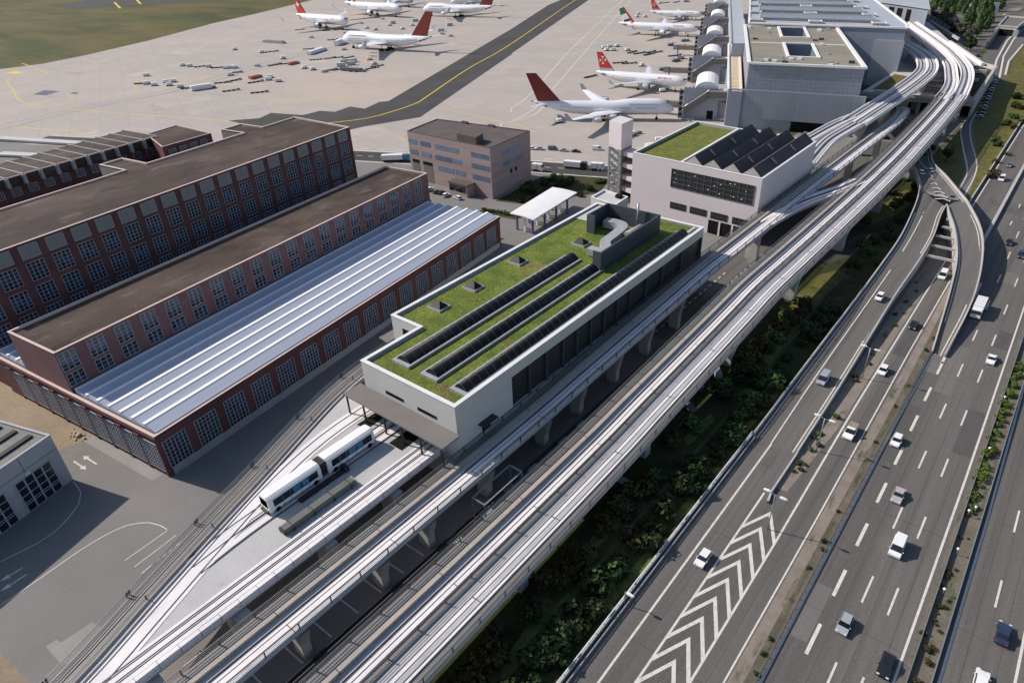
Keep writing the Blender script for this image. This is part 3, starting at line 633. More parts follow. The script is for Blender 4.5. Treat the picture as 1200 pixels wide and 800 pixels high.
# ---- single viaduct along the hall
T = Thing('viaduct', 'single track viaduct running close along the long side of the green roofed hall', 'viaduct', (-64.8, 50, 0))
TV.append(T)
sp_ = smooth_path([(-64.8, -40, 8), (-64.8, 20, 8), (-64.8, 75, 8)] + [(-64.8+.01*(y-75), y, zd(y)) for y in (95, 115, 135, 150)] + [(-63.6, 185, 11), (-63.1, 225, 11), (-62.3, 270, 11), (-61.4, 318, 11), (-62.8, 342, 11)], 5)
viaduct_deck(T, sp_, -3.35, 3.3); track(T, sp_, -3.35)
T.part('edge_beam', MB().ribbon(sp_, 2.5, 3.2, -.26, .10), 'deckwhite')
railing(T, sp_, -3.3, 5.4, 1.6); railing(T, sp_, 3.22, 5.4, 4.4)
for y in (-16, 4, 24.3, 39.3, 49.5, 64.4, 81.6, 93.8, 108, 122, 137): pier(T, -63.9, y, zd(y)-1.95, 2.4, 1.5, flare=2.0)
for x, y in ((-62.6, 183), (-64.9, 186), (-62.0, 268.7), (-61.2, 303), (-61.8, 337)): pier(T, x, y, 9.1, 2.2, 1.8)
T.part('end_wall', MB().box(-65.4, -60.2, 342.4, 343.2, 8.8, 12.0), 'concrete')
# crossover between the two
T = Thing('viaduct', 'curved crossover viaduct joining the single track viaduct to the double one beyond the pale building', 'viaduct', (-57, 219, 0))
cp_ = smooth_path([(-62.8, 188, 10.98), (-61.6, 200, 10.98), (-59.6, 211, 10.98), (-57, 220, 10.98), (-54, 229, 10.98), (-51.6, 240, 10.98)], 2.5)
q = MB().ribbon(cp_, -2.6, 2.7, -.6, -.24); q.ribbon(cp_, -1.6, 1.7, -2.0, -.602); T.part('deck', q, 'deck')
T.part('running_beam', MB().ribbon(cp_, -1.5, -.6, -.24, .06), 'deckwhite'); T.part('running_beam', MB().ribbon(cp_, .6, 1.5, -.24, .06), 'deckwhite'); T.part('guide_rail', MB().ribbon(cp_, -.1, .1, -.24, .02), 'rail')
T.part('edge_beam', MB().ribbon(cp_, 2.3, 2.7, -.24, .08), 'deckwhite')
# ---- upper loop to the terminal front
T = Thing('viaduct', 'double track viaduct with a sharp bend in front of the grey terminal block', 'viaduct', far(-72, 379, 0))
lp = smooth_path([far(*p) for p in [(-74, 312, 14.4), (-73.2, 340, 15), (-72, 379, 15), (-72, 416, 15), (-73.4, 438, 15), (-77, 457, 15), (-81.6, 473, 15), (-89, 491, 15), (-104, 520, 15), (-116, 542, 15)]], 4)
q = MB().ribbon(lp, -4.9, 4.9, -.62, -.27); q.ribbon(lp, -3.4, 3.4, -2.2, -.622, taper=.7); q.ribbon(lp, -4.92, -4.55, -1.0, .6); q.ribbon(lp, 4.55, 4.92, -1.0, .6); q.ribbon(lp, -.4, .4, -.262, .5); T.part('deck', q, 'deckwhite')
for a in (-3.4, -1.9, 1.2, 2.7): T.part('running_beam', MB().ribbon(lp, a, a+.7, -.26, .08), 'deck')
for a in (-2.35, 2.2): T.part('guide_rail', MB().ribbon(lp, a, a+.16, -.26, .03), 'rail')
for P in ([(-77, 322, 14.6), (-79.5, 305, 14.3), (-81, 283, 14), (-82.6, 255, 13)], [(-71.6, 322, 14.6), (-73, 302, 14), (-74, 282, 13.4), (-72.3, 262, 12.6), (-70.4, 246, 12)]):
    P = smooth_path([far(*p) for p in P], 3); q = MB().ribbon(P, -2.3, 2.3, -.66, -.30); q.ribbon(P, -1.4, 1.4, -2.0, -.662); q.ribbon(P, -2.32, -1.95, -1.0, .5); q.ribbon(P, 1.95, 2.32, -1.0, .5); T.part('deck', q, 'deckwhite')
    T.part('guide_rail', MB().ribbon(P, -.1, .1, -.3, 0), 'rail'); T.part('running_beam', MB().ribbon(P, -1.3, -.6, -.3, .05), 'deck'); T.part('running_beam', MB().ribbon(P, .6, 1.3, -.3, .05), 'deck')
for p, n, hd in along(lp, 30, 6): pier(T, p[0]+n[0]*1.2, p[1]+n[1]*1.2, p[2]-2.1, 3.0, 1.8, hd, flare=1.6)

# ---- depot throat deck in front of the hall
T = Thing('viaduct', 'wide wedge shaped depot deck before the green roofed hall, carrying the white train', 'viaduct', (-80, 30, 0))
left = [(-72.4, -18), (-78, 1.1), (-82.6, 12.9), (-87.5, 25.8), (-92.2, 38.8), (-97, 51.4), (-100.6, 62), (-102.6, 72), (-103.4, 84), (-103.6, 120)]
poly = [(-69.0, -34), (-73.6, -34)] + left[0:7] + [(-101, 62.85), (-72.2, 62.85), (-72.2, -18)]
d = MB().prism(poly, 6.3, 7.98, 0, 1); T.part('deck', d, ['deck', 'deckgrey'])
T.part('edge_beam', MB().ribbon([(-72.2, -34, 8), (-72.2, 63, 8)], -.45, .25, -1.2, .12), 'deckwhite')
for y in range(-12, 62, 3): T.part('edge_joint', MB().box(-72.66, -71.94, y-.03, y+.03, 7.0, 8.124), 'rail')
lpth = smooth_path([(-69.6, -36, 8)] + [(x, y, 8) for x, y in left], 3)
T.part('edge_beam', MB().ribbon(lpth, -.35, 0, -1.3, .25), 'trough')
T.part('walkway', MB().ribbon(lpth, -1.9, -.37, -.07, 0), 'grating'); T.part('cable_trough', MB().ribbon(lpth, -2.5, -1.95, -.3, .10), 'trough'); T.part('walkway', MB().ribbon(lpth, -3.6, -2.55, -.07, 0), 'grating')
T.part('kerb', MB().ribbon(lpth, .5, .8, -.02, .16), 'deck')
T.part('guide_rail', MB().ribbon(lpth, .95, 1.08, -.02, .10), 'rail')
railing(T, lpth, -3.55, 14.2, 8, knee=True, wires=(.3, .55, .8)); railing(T, lpth, -.55, 14.2, 8.4, knee=False, h=.7, wires=(.3,))
BZ = [.030]
def band(pts, a, b, m='deckwhite', nm='track_slab', z=None):
    if z is None: BZ[0] += .006; z = (-.019+BZ[0]*.1, BZ[0])
    _band(pts, a, b, m, nm, z)
def _band(pts, a, b, m, nm, z): T.part(nm, MB().ribbon(smooth_path([(x, y, 8) for x, y in pts], 3), a, b, *z), m)
cl = [(x+4.0, y+.4) for x, y in left[:6]]
Lb = [(-71.6, -14), (-75.4, 1.5), (-79.6, 12.8), (-84.4, 25.2), (-88.6, 37), (-91.2, 47), (-92.2, 55), (-92.3, 62.8)]
band(Lb, -2.0, 1.6)
for o in (-1.1, .9): band(Lb, o-.07, o+.07, 'rail', 'guide_rail', (.02, .10+.003*o))
Rb = [(-70.6, -34), (-72.6, -20), (-74.2, -6), (-74.5, 10), (-74.5, 62.8)]
band(Rb, -1.5, 1.7)
for o in (-.9, -.55, .5, .85): band(Rb, o-.06, o+.06, 'rail', 'guide_rail', (.02, .104))
Mb = [(-83.4, 20), (-84.1, 29), (-84.2, 40), (-84.2, 62.8)]
for o in (-1.25, 1.25): band(Mb, o-.55, o+.55)
for o in (-2.1, 0, 2.1): band(Mb, o-.07, o+.07, 'rail', 'guide_rail', (-.015, .092))
pl_ = MB(); 
T.part('gangway', MB().box(-82.2, -81.2, 38.2, 47.4, 8.0, 8.42).box(-82.5, -81.0, 47.4, 48.3, 8.0, 8.9), 'black')
for x, y, w, dd in ((-73.4, 7.5, 4.4, 2.2), (-73.4, 20.5, 4.4, 2.2), (-73.4, 36.5, 3.2, 2.0), (-73.4, 50.5, 3.2, 2.0), (-85, 22, 3, 2), (-90, 45, 3, 2)): pier(T, x, y, 6.25, w, dd, flare=1.2)
# steel crossbeams that tie the throat deck to the single viaduct
# long low trough box lying on the deck
eq = MB()
eq.loft([[(-78.0+a, y, 8.05+b) for a, b in ((-.75, 0), (.75, 0), (.95, .75), (.6, 1.0), (-.6, 1.0), (-.95, .75))] for y in (32.6, 46.6)], 0, False)
T = Thing('equipment_box', 'long low dark grey green box lying on the depot deck beside the white train', 'equipment', (-78, 39.6, 8))
T.part('body', eq, 'equip')
for y in (34, 38, 42, 45.6): T.part('rib', MB().box(-78.98, -77.02, y-.08, y+.08, 8.02, 9.08), 'rail')
T.part('end_plate', MB().box(-78.8, -77.2, 46.62, 46.9, 8.1, 9.0), 'galv'); T.part('end_plate', MB().box(-78.8, -77.2, 32.3, 32.58, 8.1, 9.0), 'black')

# ---- train
T = Thing('train', 'white two car people mover train standing on the depot deck', 'train', (-84.2, 44.6, 8))
def car_body(y0, y1, nose=None):
    rings = []
    sec = [(-1.40, .35), (-1.45, .9), (-1.45, 2.55), (-1.28, 3.15), (-.8, 3.42), (.8, 3.42), (1.28, 3.15), (1.45, 2.55), (1.45, .9), (1.40, .35)]
    ys = [(y0, 1), (y1, 1)]
    if nose == 'front': ys = [(y0, .90), (y0+.25, .97), (y0+.8, 1), (y1, 1)]
    if nose == 'back': ys = [(y0, 1), (y1-.8, 1), (y1-.25, .97), (y1, .9)]
    for y, k in ys: rings.append([(-84.2+x*k, y, 8.05+.35+(z-.35)*(.93+.07*k)) for x, z in sec])
    return MB().loft(rings, 0, False)
for (y0, y1, nz) in ((33.5, 43.9, 'front'), (45.3, 55.9, 'back')):
    b = T.part('car_body', car_body(y0, y1, nz), 'whiteclean')
    for sx in (-1, 1):
        x = -84.2+sx*1.465; T.part('window_band', MB().box(min(x, x-sx*.03), max(x, x-sx*.03), y0+.9, y1-.7, 9.35, 10.75), 'trainglass', b)
        for k in range(5):
            yy = y0+1.2+k*1.75
            T.part('window', MB().box(min(x+sx*.02, x), max(x+sx*.02, x), yy, yy+1.35, 9.55, 10.6), 'trainglow' if k in (2, 3) else 'trainglass', b)
        for k in (2.6, 6.1): T.part('door', MB().box(min(x+sx*.025, x), max(x+sx*.025, x), y0+k, y0+k+.07, 8.6, 10.9).box(min(x+sx*.025, x), max(x+sx*.025, x), y0+k+1.5, y0+k+1.57, 8.6, 10.9), 'galv', b)
        T.part('skirt', MB().box(min(x, x-sx*.06), max(x, x-sx*.06), y0+.6, y1-.6, 8.30, 8.62), 'galv', b)
        for yy in (y0+1.4, y1-1.4):
            T.part('wheel', MB().loft([[(x-sx*o, yy+.48*math.cos(a*.5236), 8.5+.48*math.sin(a*.5236)) for a in range(12)] for o in (.34, .0)]), 'tyre', b)
    yf = y0-.03 if nz == 'front' else y1+.03
    T.part('windscreen', MB().face([(-85.25, yf-.0, 9.4), (-83.15, yf, 9.4), (-83.2, yf, 11.0), (-85.2, yf, 11.0)]).box(-85.25, -83.15, min(yf, yf+.03), max(yf, yf+.03), 9.3, 11.05), 'trainglass', b)
    T.part('bumper', MB().box(-85.2, -83.2, min(yf-.35, yf+.35), max(yf-.35, yf+.35), 8.3, 8.75), 'black', b)
    for sx in (-1, 1): T.part('headlight', MB().box(-84.2+sx*.95-.16, -84.2+sx*.95+.16, min(yf-.04, yf), max(yf-.04, yf)+.02, 8.95, 9.15), 'headlight', b)
gw = MB()
for k in range(7): gw.box(-85.35+.04*(k % 2), -83.05-.04*(k % 2), 43.9+k*.2, 44.1+k*.2-.004, 8.6, 11.2-.06*(k % 2))
T.part('gangway_bellows', gw, 'black')

def joints(T, path, a, b, step=19, start=6, z=(-.2, .112)):
    for p, n, hd in along(path, step, start)[:90]:
        q = MB(); t = (-n[1], n[0]); q.prism([(p[0]+n[0]*o+t[0]*s, p[1]+n[1]*o+t[1]*s) for o, s in ((a, -.06), (b, -.06), (b, .06), (a, .06))], p[2]+z[0], p[2]+z[1]); T.part('expansion_joint', q, 'rail')
joints(TV[0], mp, 2.42, 3.92); joints(TV[0], mp, -1.2, -.36); joints(TV[0], mp, -4.2, -3.48, z=(-.3, .352)); joints(TV[1], sp_, 1.45, 2.3); joints(TV[1], sp_, 2.48, 3.22); joints(TV[1], sp_, -1.56, -.84, z=(-.3, .352))
# ================================================================ BRICK WORKS (turned 8 degrees from the viaducts)
BT = R(7.99)
def bw(u, v): c, s = math.cos(BT), math.sin(BT); return (u*c-v*s, u*s+v*c)
# low hall with ridged roof
T = Thing('brick_hall', 'long low red brick hall with a ridged metal roof, its caps painted sunlit white', 'factory hall', (-124, 107, 0), turn=BT)
wl_ = MB(); U0, U1, V0, V1 = -170.2, -110.5, 46.4, 167.6
flat_roofed(T, [(U0, V0), (U1, V0), (U1, V1), (U0, V1)], 0, 10.0, 'brick', 'gravel', 'cap', .55, .5)
hw = window_meshes(5.0, 6.4, 6, 7, 'window', .12)
T.part('base_band', MB().box(U1+.002, U1+.16, V0+1, V1-1, 0, 1.65), 'winframe')
put_windows(T, hw, [((U1+.03, 49.75+7.03*k, 1.7), FACE_PX) for k in range(17)])
for k in range(18): T.part('pilaster', MB().box(U1, U1+.07, max(V0, 46.25+7.03*k-.95), min(V1, 46.25+7.03*k+.95), 0, 8.7), 'brick')
T.part('cornice', MB().box(U1, U1+.25, V0-.2, V1+.2, 9.3, 9.7).box(U0, U1, V0-.25, V0, 9.3, 9.7), 'brick')
nw = window_meshes(5.2, 6.8, 6, 8, 'window', .10)
put_windows(T, nw, [((-113.6-6.0*k, V0-.03, 1.2), FACE_MY) for k in range(9)])
for k in range(10): 
    T.part('pilaster', MB().box(-110.6-6.0*k-.36, -110.6-6.0*k+.36 if k else -110.5, V0-.14, V0, 0, 8.2), 'brick')
    if k: T.part('corbel', MB().box(-110.6-6.0*k-.9, -110.6-6.0*k+.9, V0-.5, V0-.002, 8.25, 8.7), 'brick')
pitch = 27.2/7
for base, n in ((-138.4, 7), (-170.0, 3)):
    for k in range(n):
        a = base+.15+pitch*k; wd = .72
        r = MB(); ys = (V0+.9, V1-.9)
        prof = [(a, 9.75), (a+.25, 11.15), (a+.25+wd, 11.15), (a+pitch-.06, 10.3), (a+pitch-.06, 9.75)]
        i = len(r.v); r.loft([[(x, y, z) for x, z in prof] for y in ys], 0, False)
        rd = T.part('roof_ridge', r, 'ridge')
        T.part('ridge_cap', MB().box(a+.2, a+.3+wd, ys[0]-.06, ys[1]+.06, 11.152, 11.24), 'ridgecapsunlit', rd)
# middle block rising behind the hall roof
T = Thing('brick_block', 'long brick block with two rows of windows between the ridged roofs', 'factory block', (-147.8, 107, 0), turn=BT)
A0, A1, B0, B1 = -156.9, -138.8, 46.9, 168.9
flat_roofed(T, [(A0, B0), (A1, B0), (A1, B1), (A0, B1)], 9.4, 19.8, 'brickpale', 'gravel', 'cap', .45, .4)
up = window_meshes(3.55, 4.2, 3, 5, 'window', .10, dark=(0, 4)); lo = window_meshes(3.55, 2.9, 3, 3, 'window', .10, dark=(2,))
put_windows(T, up, [((A1+.03, 48.9+6.03*k, 15.1), FACE_PX) for k in range(20)])
put_windows(T, lo, [((A1+.03, 48.9+6.03*k, 11.5), FACE_PX) for k in range(20)])
T.part('gutter', MB().box(A1+.02, A1+.5, B0, B1, 10.2, 10.7), 'rail')
# tall back block
T = Thing('brick_block', 'tallest long brick block with louvred panels above rows of windows', 'factory block', (-185, 107, 0), turn=BT)
C0, C1, D0, D1 = -200.3, -170.4, 47.0, 168.9
poly = [(C0, D0), (C1, D0), (C1, D1), (C0, 172), (C0, 157.2), (-211.6, 157.2), (-211.6, 148.8), (C0, 148.8), (C0, 112.7), (-213, 112.7), (-213, 105.3), (C0, 105.3)]
flat_roofed(T, poly, 0, 31.6, 'brick', 'gravel', 'cap', .5, .35)
lv = MB().box(-2.0, 2.0, -.05, .04, 0, 3.1).mesh('louvre_panel', 'louvre'); lvf = MB()
for a, b, c, d in ((-2.1, 2.1, -.1, 0), (-2.1, 2.1, 3.1, 3.2), (-2.1, -2, 0, 3.1), (2, 2.1, 0, 3.1)): lvf.box(a, b, -.04, .08, c, d)
lvf = lvf.mesh('frame', 'winframe')
bwn = window_meshes(4.0, 4.5, 4, 5, 'window', .10, dark=(0, 4)); 
for k in range(20):
    v = 50.2+6.04*k
    o = T.inst('louvre_panel', lv, (C1+.04, v, 27.9), FACE_PX); T.inst('frame', lvf, None, 0, None, o).location = (0, 0, 0)
put_windows(T, bwn, [((C1+.03, 50.2+6.04*k, z), FACE_PX) for k in range(20) for z in (22.5, 16.8, 11.2)])
put_windows(T, bwn, [((C1+.03, 50.2+6.04*k, 5.4), FACE_PX) for k in range(12, 20)])
for u0, v0 in ((-211.65, 153), (-213.05, 109)):
    T.part('louvre_wall', MB().box(u0-.05, C0-.2, v0-(4.3 if v0 > 120 else 3.8)-.06, v0-(4.3 if v0 > 120 else 3.8)+.0, 27.4, 31.2), 'louvre')
# ribbed hall further back
T = Thing('brick_hall', 'brick hall with dark ribbed roof bays behind the tallest block', 'factory hall', (-308, 140, 0), turn=BT)
RH = 14.0
T.part('wall', MB().prism([(-319, 40), (-297.5, 40), (-297.5, 174.5), (-319, 174.5)], 0, 10.9), 'brick')
dk = MB().prism([(-319.5, 40), (-295.6, 40), (-295.6, 174.2), (-319.5, 174.2)], 10.9, RH); T.part('roof_band', dk, 'gravel')
for k in range(24):
    v = 174-6.35*k-3.1
    T.part('roof_panel', MB().box(-319.2, -295.9, v-2.7, v+2.7, RH, RH+.28), 'gravel')
    T.part('roof_edge', MB().box(-295.95, -295.5, v-2.75, v+2.75, RH-.05, RH+.32), 'cap')
    T.part('roof_rib', MB().box(-321, -294.9, v+3.0, v+3.5, RH-.3, RH+.55).prism([(-295.6, v+2.6), (-294.4, v+2.7), (-294.4, v+3.9), (-295.6, v+4)], 10.6, RH+.1), 'kerbgrey')
rw = window_meshes(3.6, 3.2, 4, 3, 'window', .2)
put_windows(T, rw, [((-297.46, 170.5-6.35*k, 6.4), FACE_PX) for k in range(20)])
T = Thing('brick_house', 'small brick block with a dark flat roof joined to the ribbed hall', 'factory block', (-290, 180, 0), turn=BT)
flat_roofed(T, [(-303.5, 174.8), (-277, 164.5), (-276, 188.4), (-305, 191.6)], 0, 14.0, 'brick', 'gravel', 'cap', .4, .3)
put_windows(T, rw, [((-276.4+.1*k, 168.2+5.2*k, 9.2), FACE_PX+.05) for k in range(4)])

# ================================================================ GREEN-ROOFED MAINTENANCE HALL
T = Thing('maintenance_hall', 'grey rendered hall with a bright green planted roof and three dark rooflight strips', 'hall', (-84, 110, 0))
HP = [(-93.0, 63.0), (-68.2, 63.0), (-68.2, 158.2), (-101.5, 158.2), (-101.5, 78.4), (-93.0, 78.4)]
HZ = 18.5
w_ = MB(); ins = inset(HP, .7); P = ccw(HP)
for i in range(len(P)):
    a, b = P[i], P[(i+1) % len(P)]
    if a[0] == b[0] == -68.2:        # long side: solid end, then a band of deep set dark louvres
        w_.face([(*a, 0), (-68.2, 78.3, 0), (-68.2, 78.3, HZ), (*a, HZ)]); w_.face([(-68.2, 78.3, 16.1), (*b, 16.1), (*b, HZ), (-68.2, 78.3, HZ)])
        w_.face([(-68.2, 78.3, 0), (*b, 0), (*b, 8.9), (-68.2, 78.3, 8.9)]); w_.face([(-68.2, 78.3, 16.1), (*b, 16.1), (-68.9, 158.2, 16.1), (-68.9, 78.3, 16.1)]); w_.face([(-68.2, 78.3, 8.9), (*b, 8.9), (-68.9, 158.2, 8.9), (-68.9, 78.3, 8.9)])
        w_.face([(-68.2, 78.3, 8.9), (-68.9, 78.3, 8.9), (-68.9, 78.3, 16.1), (-68.2, 78.3, 16.1)])
    else: w_.face([(*a, 0), (*b, 0), (*b, HZ), (*a, HZ)])
I_ = ccw(ins)
for i in range(len(I_)): a, b = I_[i], I_[(i+1) % len(I_)]; w_.face([(*a, HZ-.5), (*b, HZ-.5), (*b, HZ), (*a, HZ)], 1)
T.part('wall', w_, ['hallwall', 'kerbgrey'])
ro = T.part('roof', MB().sheet(inset(HP, .7), HZ-.5), 'greenroof')
c = MB(); o_, n_ = inset(HP, -.1), inset(HP, .72)
for i in range(len(P)): j = (i+1) % len(P); c.hexa([o_[i], o_[j], n_[j], n_[i]], HZ, HZ+.18)
T.part('parapet_coping', c, 'hallcap', ro)
for a, b, cc, d in ((-67.9, -67.2, 0, 0),): pass
T.part('gravel_margin', MB().box(-100.75, -100.3, 79.2, 157.4, HZ-.49, HZ-.40).box(-92.3, -91.9, 63.8, 79, HZ-.49, HZ-.40), 'kerbgrey', ro)
ys = [78.3, 84.0, 89.6, 95.3, 100.4, 105.6, 111, 116.4, 121.8, 129.3, 137.0, 147.0, 158.0]
for a, b in zip(ys, ys[1:]): T.part('louvre_panel', MB().box(-68.95, -68.88, a+.2, b-.2, 8.95, 16.05), 'darklouvre')
for y in ys: T.part('facade_post', MB().box(-68.86, -68.3, y-.14, y+.14, 8.9, 16.1), 'darkpanel')
T.part('entrance_hood', MB().box(-68.2, -66.6, 68.3, 72.3, 11.2, 11.4), 'rail'); T.part('side_door', MB().box(-68.22, -68.1, 69.3, 71.6, 9.0, 11.0), 'void')
for x in (-84.3, -75.6): T.part('slit_window', MB().box(x-2.45, x+2.45, 62.93, 63.05, 13.55, 14.25), 'void')
for x0, x1 in ((-91.9, -88.4), (-86.6, -81.8), (-80.4, -77.6), (-76.6, -72.2)): T.part('gate', MB().box(x0, x1, 62.92, 63.05, 8.05, 12.1), 'void')
T.part('side_window', MB().box(-98.3, -96.3, 78.3, 78.45, 14.6, 16.4), 'void')
T.part('side_awning', MB().prism([(-104.6, 76.6), (-101.4, 76.2), (-101.4, 83), (-104.4, 84.6)], 12.6, 12.8), 'taupe')
cn = T.part('entrance_canopy', MB().box(-94.6, -67.6, 58.6, 62.98, 12.35, 12.65), 'taupe')
for x in (-93.9, -89.0, -83.2, -78.4, -73.6, -68.3): T.part('canopy_post', MB().box(x-.14, x+.14, 58.75, 59.03, 7.98, 12.35), 'black', cn)
for x in (-89.0, -83.2, -73.6): T.part('canopy_beam', MB().box(x-.1, x+.1, 58.9, 62.9, 12.0, 12.34), 'black', cn)
for x0, x1 in ((-90.0, -87.4), (-80.9, -77.4)): T.part('track_pit', MB().box(x0, x1, 57.4, 62.8, 7.985, 8.02), 'void')
def barrel(x0, x1, y0, y1, z=HZ-.5, h=1.15, lights=None):
    k = T.part('rooflight_kerb', MB().box(x0-.55, x1+.55, y0-.9, y1+.3, z, z+.5), 'kerbgrey', ro)
    n = 9; g_ = [[(x0+(x1-x0)*i/(n-1), y, z+.5+h*math.sin(math.pi*i/(n-1))) for i in range(n)] for y in (y0, y1)]
    T.part('rooflight', MB().loft(g_, 0, True), 'skylight', ro)
    m_ = int((y1-y0)/2.05); pr = [(x0+(x1-x0)*i/(n-1), z+.5+h*math.sin(math.pi*i/(n-1))) for i in range(n)]
    r = MB(); r.loft([[(x, e, zz+d) for (x, zz) in pr for d in (0,)]+[(x, e, zz+.07) for (x, zz) in reversed(pr)] for e in (-.05, .05)], 0, False)
    me = r.mesh('rooflight_rib', 'railing')
    for q in range(m_+1): T.inst('rooflight_rib', me, None, 0, None, ro).location = (-T.off[0], y0+(y1-y0)*q/m_-T.off[1], -T.off[2])
barrel(-88.0, -84.4, 67.8, 124.0); barrel(-80.2, -77.0, 67.8, 122.6); barrel(-72.5, -69.6, 67.6, 152.0)
for y in (87.5, 98.7, 115, 132.6):
    x = -96.2 if y < 130 else -89.6
    k = T.part('rooflight_kerb', MB().prism([(x-2.0, y-1.7), (x+2.0, y-1.7), (x+2.0, y+1.7), (x-2.0, y+1.7)], HZ-.5, HZ-.05, top=[(x-1.95, y-1.65), (x+1.95, y-1.65), (x+1.95, y+1.65), (x-1.95, y+1.65)]), 'kerbgrey', ro)
    pm_ = MB(); zt = HZ+1.2; qd = [(x-1.7, y-1.4), (x+1.7, y-1.4), (x+1.7, y+1.4), (x-1.7, y+1.4)]
    pm_.prism(qd, HZ-.05, zt, top=[(x-.5, y-.05), (x+.5, y-.05), (x+.5, y+.05), (x-.5, y+.05)]); T.part('pyramid_rooflight', pm_, 'skylight', ro)
# roof plant screen with ducts
sc = MB(); ZS = 23.0
sc.box(-77.0, -76.6, 121.6, 149.8, HZ-.5, ZS); sc.box(-78.8, -77.0, 121.6, 122.0, HZ-.5, ZS); sc.box(-92.6, -77.0, 149.4, 149.8, HZ-.5, ZS); sc.box(-92.6, -92.2, 139.6, 149.4, HZ-.5, ZS); sc.box(-92.2, -90.2, 139.6, 140, HZ-.5, ZS)
T.part('plant_screen', sc, 'darkpanel', ro)
dp = [(-83.0, 127.5), (-85.0, 128.2), (-84.6, 133), (-86.0, 136.5), (-90.0, 137.5), (-90.6, 141), (-87, 144), (-82.6, 143.6), (-81.4, 140), (-81.9, 136.5), (-80.9, 132.5), (-79.8, 130.5)]
T.part('air_duct', MB().ribbon(smooth_path([(-90.4, 145.2, HZ), (-86.5, 145.4, HZ), (-84.3, 144.2, HZ), (-83.4, 140.4, HZ), (-83.0, 136.6, HZ), (-82.6, 133, HZ), (-80.6, 130.6, HZ), (-78.2, 130.2, HZ)], 1), -1.3, 1.3, -.1, 1.9), 'kerbgrey', ro)
T.part('air_duct', MB().box(-84.4, -79.6, 127.4, 129.6, HZ-.2, HZ+1.5), 'kerbgrey', ro)
T.part('air_duct', MB().tube([(-80.6, 140, HZ+1.1), (-80.2, 146.5, HZ+1.1)], 1.2, 12), 'kerbgrey', ro)
T.part('flue', MB().tube([(-82.6, 148.6, HZ-.4), (-82.6, 148.6, 25.2)], .28, 10), 'galv', ro)
T.part('roof_terrace', MB().box(-100.6, -94, 146, 157.3, HZ-.48, HZ-.3), 'hallwall', ro)
T.part('roof_terrace', MB().box(-70.4, -69.8, 152.6, 156.8, HZ-.4, HZ+.2), 'hallwall', ro)
# block at the hall's far end
T = Thing('plant_block', 'small white flat roofed block at the rear end of the green roofed hall', 'building', (-101.6, 165, 0))
flat_roofed(T, [(-106.3, 162.3), (-96.8, 160.6), (-97.3, 168.4), (-106.6, 169.9)], 0, 18.0, 'hallwall', 'hallwall', 'hallcap', .4, .4)
T.part('roof_stair', MB().prism([(-100.6, 166.6), (-98.6, 166.3), (-98.8, 168), (-100.8, 168.2)], 17.7, 18.5), 'void')

# ================================================================ PALE STATION BUILDING WITH SAW-TOOTH ROOF
T = Thing('station_building', 'pale pink building with a half green and half dark saw tooth roof', 'building', (-90, 220, 0))
SP = [(-113.6, 198.5), (-67.8, 195.3), (-67.5, 241), (-113.5, 245.5)]; SZ = 21.0
ins = inset(SP, .55); P = ccw(SP); w_ = MB()
for i in range(4):
    a, b = P[i], P[(i+1) % 4]
    w_.face([(*a, 0), (*b, 0), (*b, SZ), (*a, SZ)])
    a, b = ccw(ins)[i], ccw(ins)[(i+1) % 4]; w_.face([(*a, SZ-1.0), (*b, SZ-1.0), (*b, SZ), (*a, SZ)], 1)
T.part('wall', w_, ['pinkwall', 'kerbgrey'])
mid0, mid1 = (-95.2, 197.8), (-96.0, 243.6)
ro = T.part('roof', MB().sheet([ins[0] if ins[0][0] < -100 else ins[1], mid0, mid1, (-113, 244.8)], SZ-.9), 'greenroof2')
c = MB(); o_, n_ = inset(SP, -.06), inset(SP, .57)
for i in range(4): j = (i+1) % 4; c.hexa([o_[i], o_[j], n_[j], n_[i]], SZ, SZ+.14)
c.ribbon([(*mid0, 0), (*mid1, 0)], -.5, .3, SZ-.6, SZ+.142); T.part('parapet_coping', c, 'hallcap', ro)
xs = [-94.6, -88.0, -81.4, -74.9, -68.5]
for k in range(4):
    a, b = xs[k], xs[k+1]; pk = a+(b-a)*.52; y0 = 197.2-.072*(pk+95)+1.2; y1 = 243-.09*(pk+95)
    t = MB(); t.loft([[(a, y0, SZ-1), (b, y0-.4, SZ-1), (b, y0-.4, SZ-.2), (pk, y0, SZ+2.5), (a, y0, SZ-.2)], [(a, y1, SZ-1), (b, y1, SZ-1), (b, y1, SZ-.2), (pk, y1, SZ+2.5), (a, y1, SZ-.2)]], 0, False)
    sr = T.part('saw_tooth', t, 'saw')
    T.part('gable', MB().face([(a, y0-.03, SZ-.15), (b, y0-.43, SZ-.15), (pk, y0-.03, SZ+2.45)]), 'sawgable', sr)
    for q in range(2):
        yy = y0+10+q*16+(k % 2)*3; n = Vector((2.7, 0, b-pk)).normalized()
        xa, xb = pk+.5, b-.7; za, zb = SZ+2.5-2.7*(.5/(b-pk)), SZ+2.5-2.7*((b-.7-pk)/(b-pk))
        T.part('roof_light', MB().beam((xa, yy, za+.1), (xb, yy+.2, zb+.1), .9, .25), 'sawlight', sr)
def sy(x): return 198.5+(x+113.6)*(195.3-198.5)/45.8
th = math.atan2(195.3-198.5, 45.8)
def on_face(mb, x0, x1, z0, z1, d0=.02, d1=.10, m=0): return mb.hexa([(x0, sy(x0)-d1), (x1, sy(x1)-d1), (x1, sy(x1)-d0), (x0, sy(x0)-d0)], z0, z1, m)
on = on_face
wp = T.part('window_band', on(MB(), -98.2, -69.7, 12.5, 18.5), 'darklouvre'); gl = MB()
for k in range(13): x = -98.2+28.5*k/12; on(gl, x-.09, x+.09, 12.4, 18.6, .1, .22)
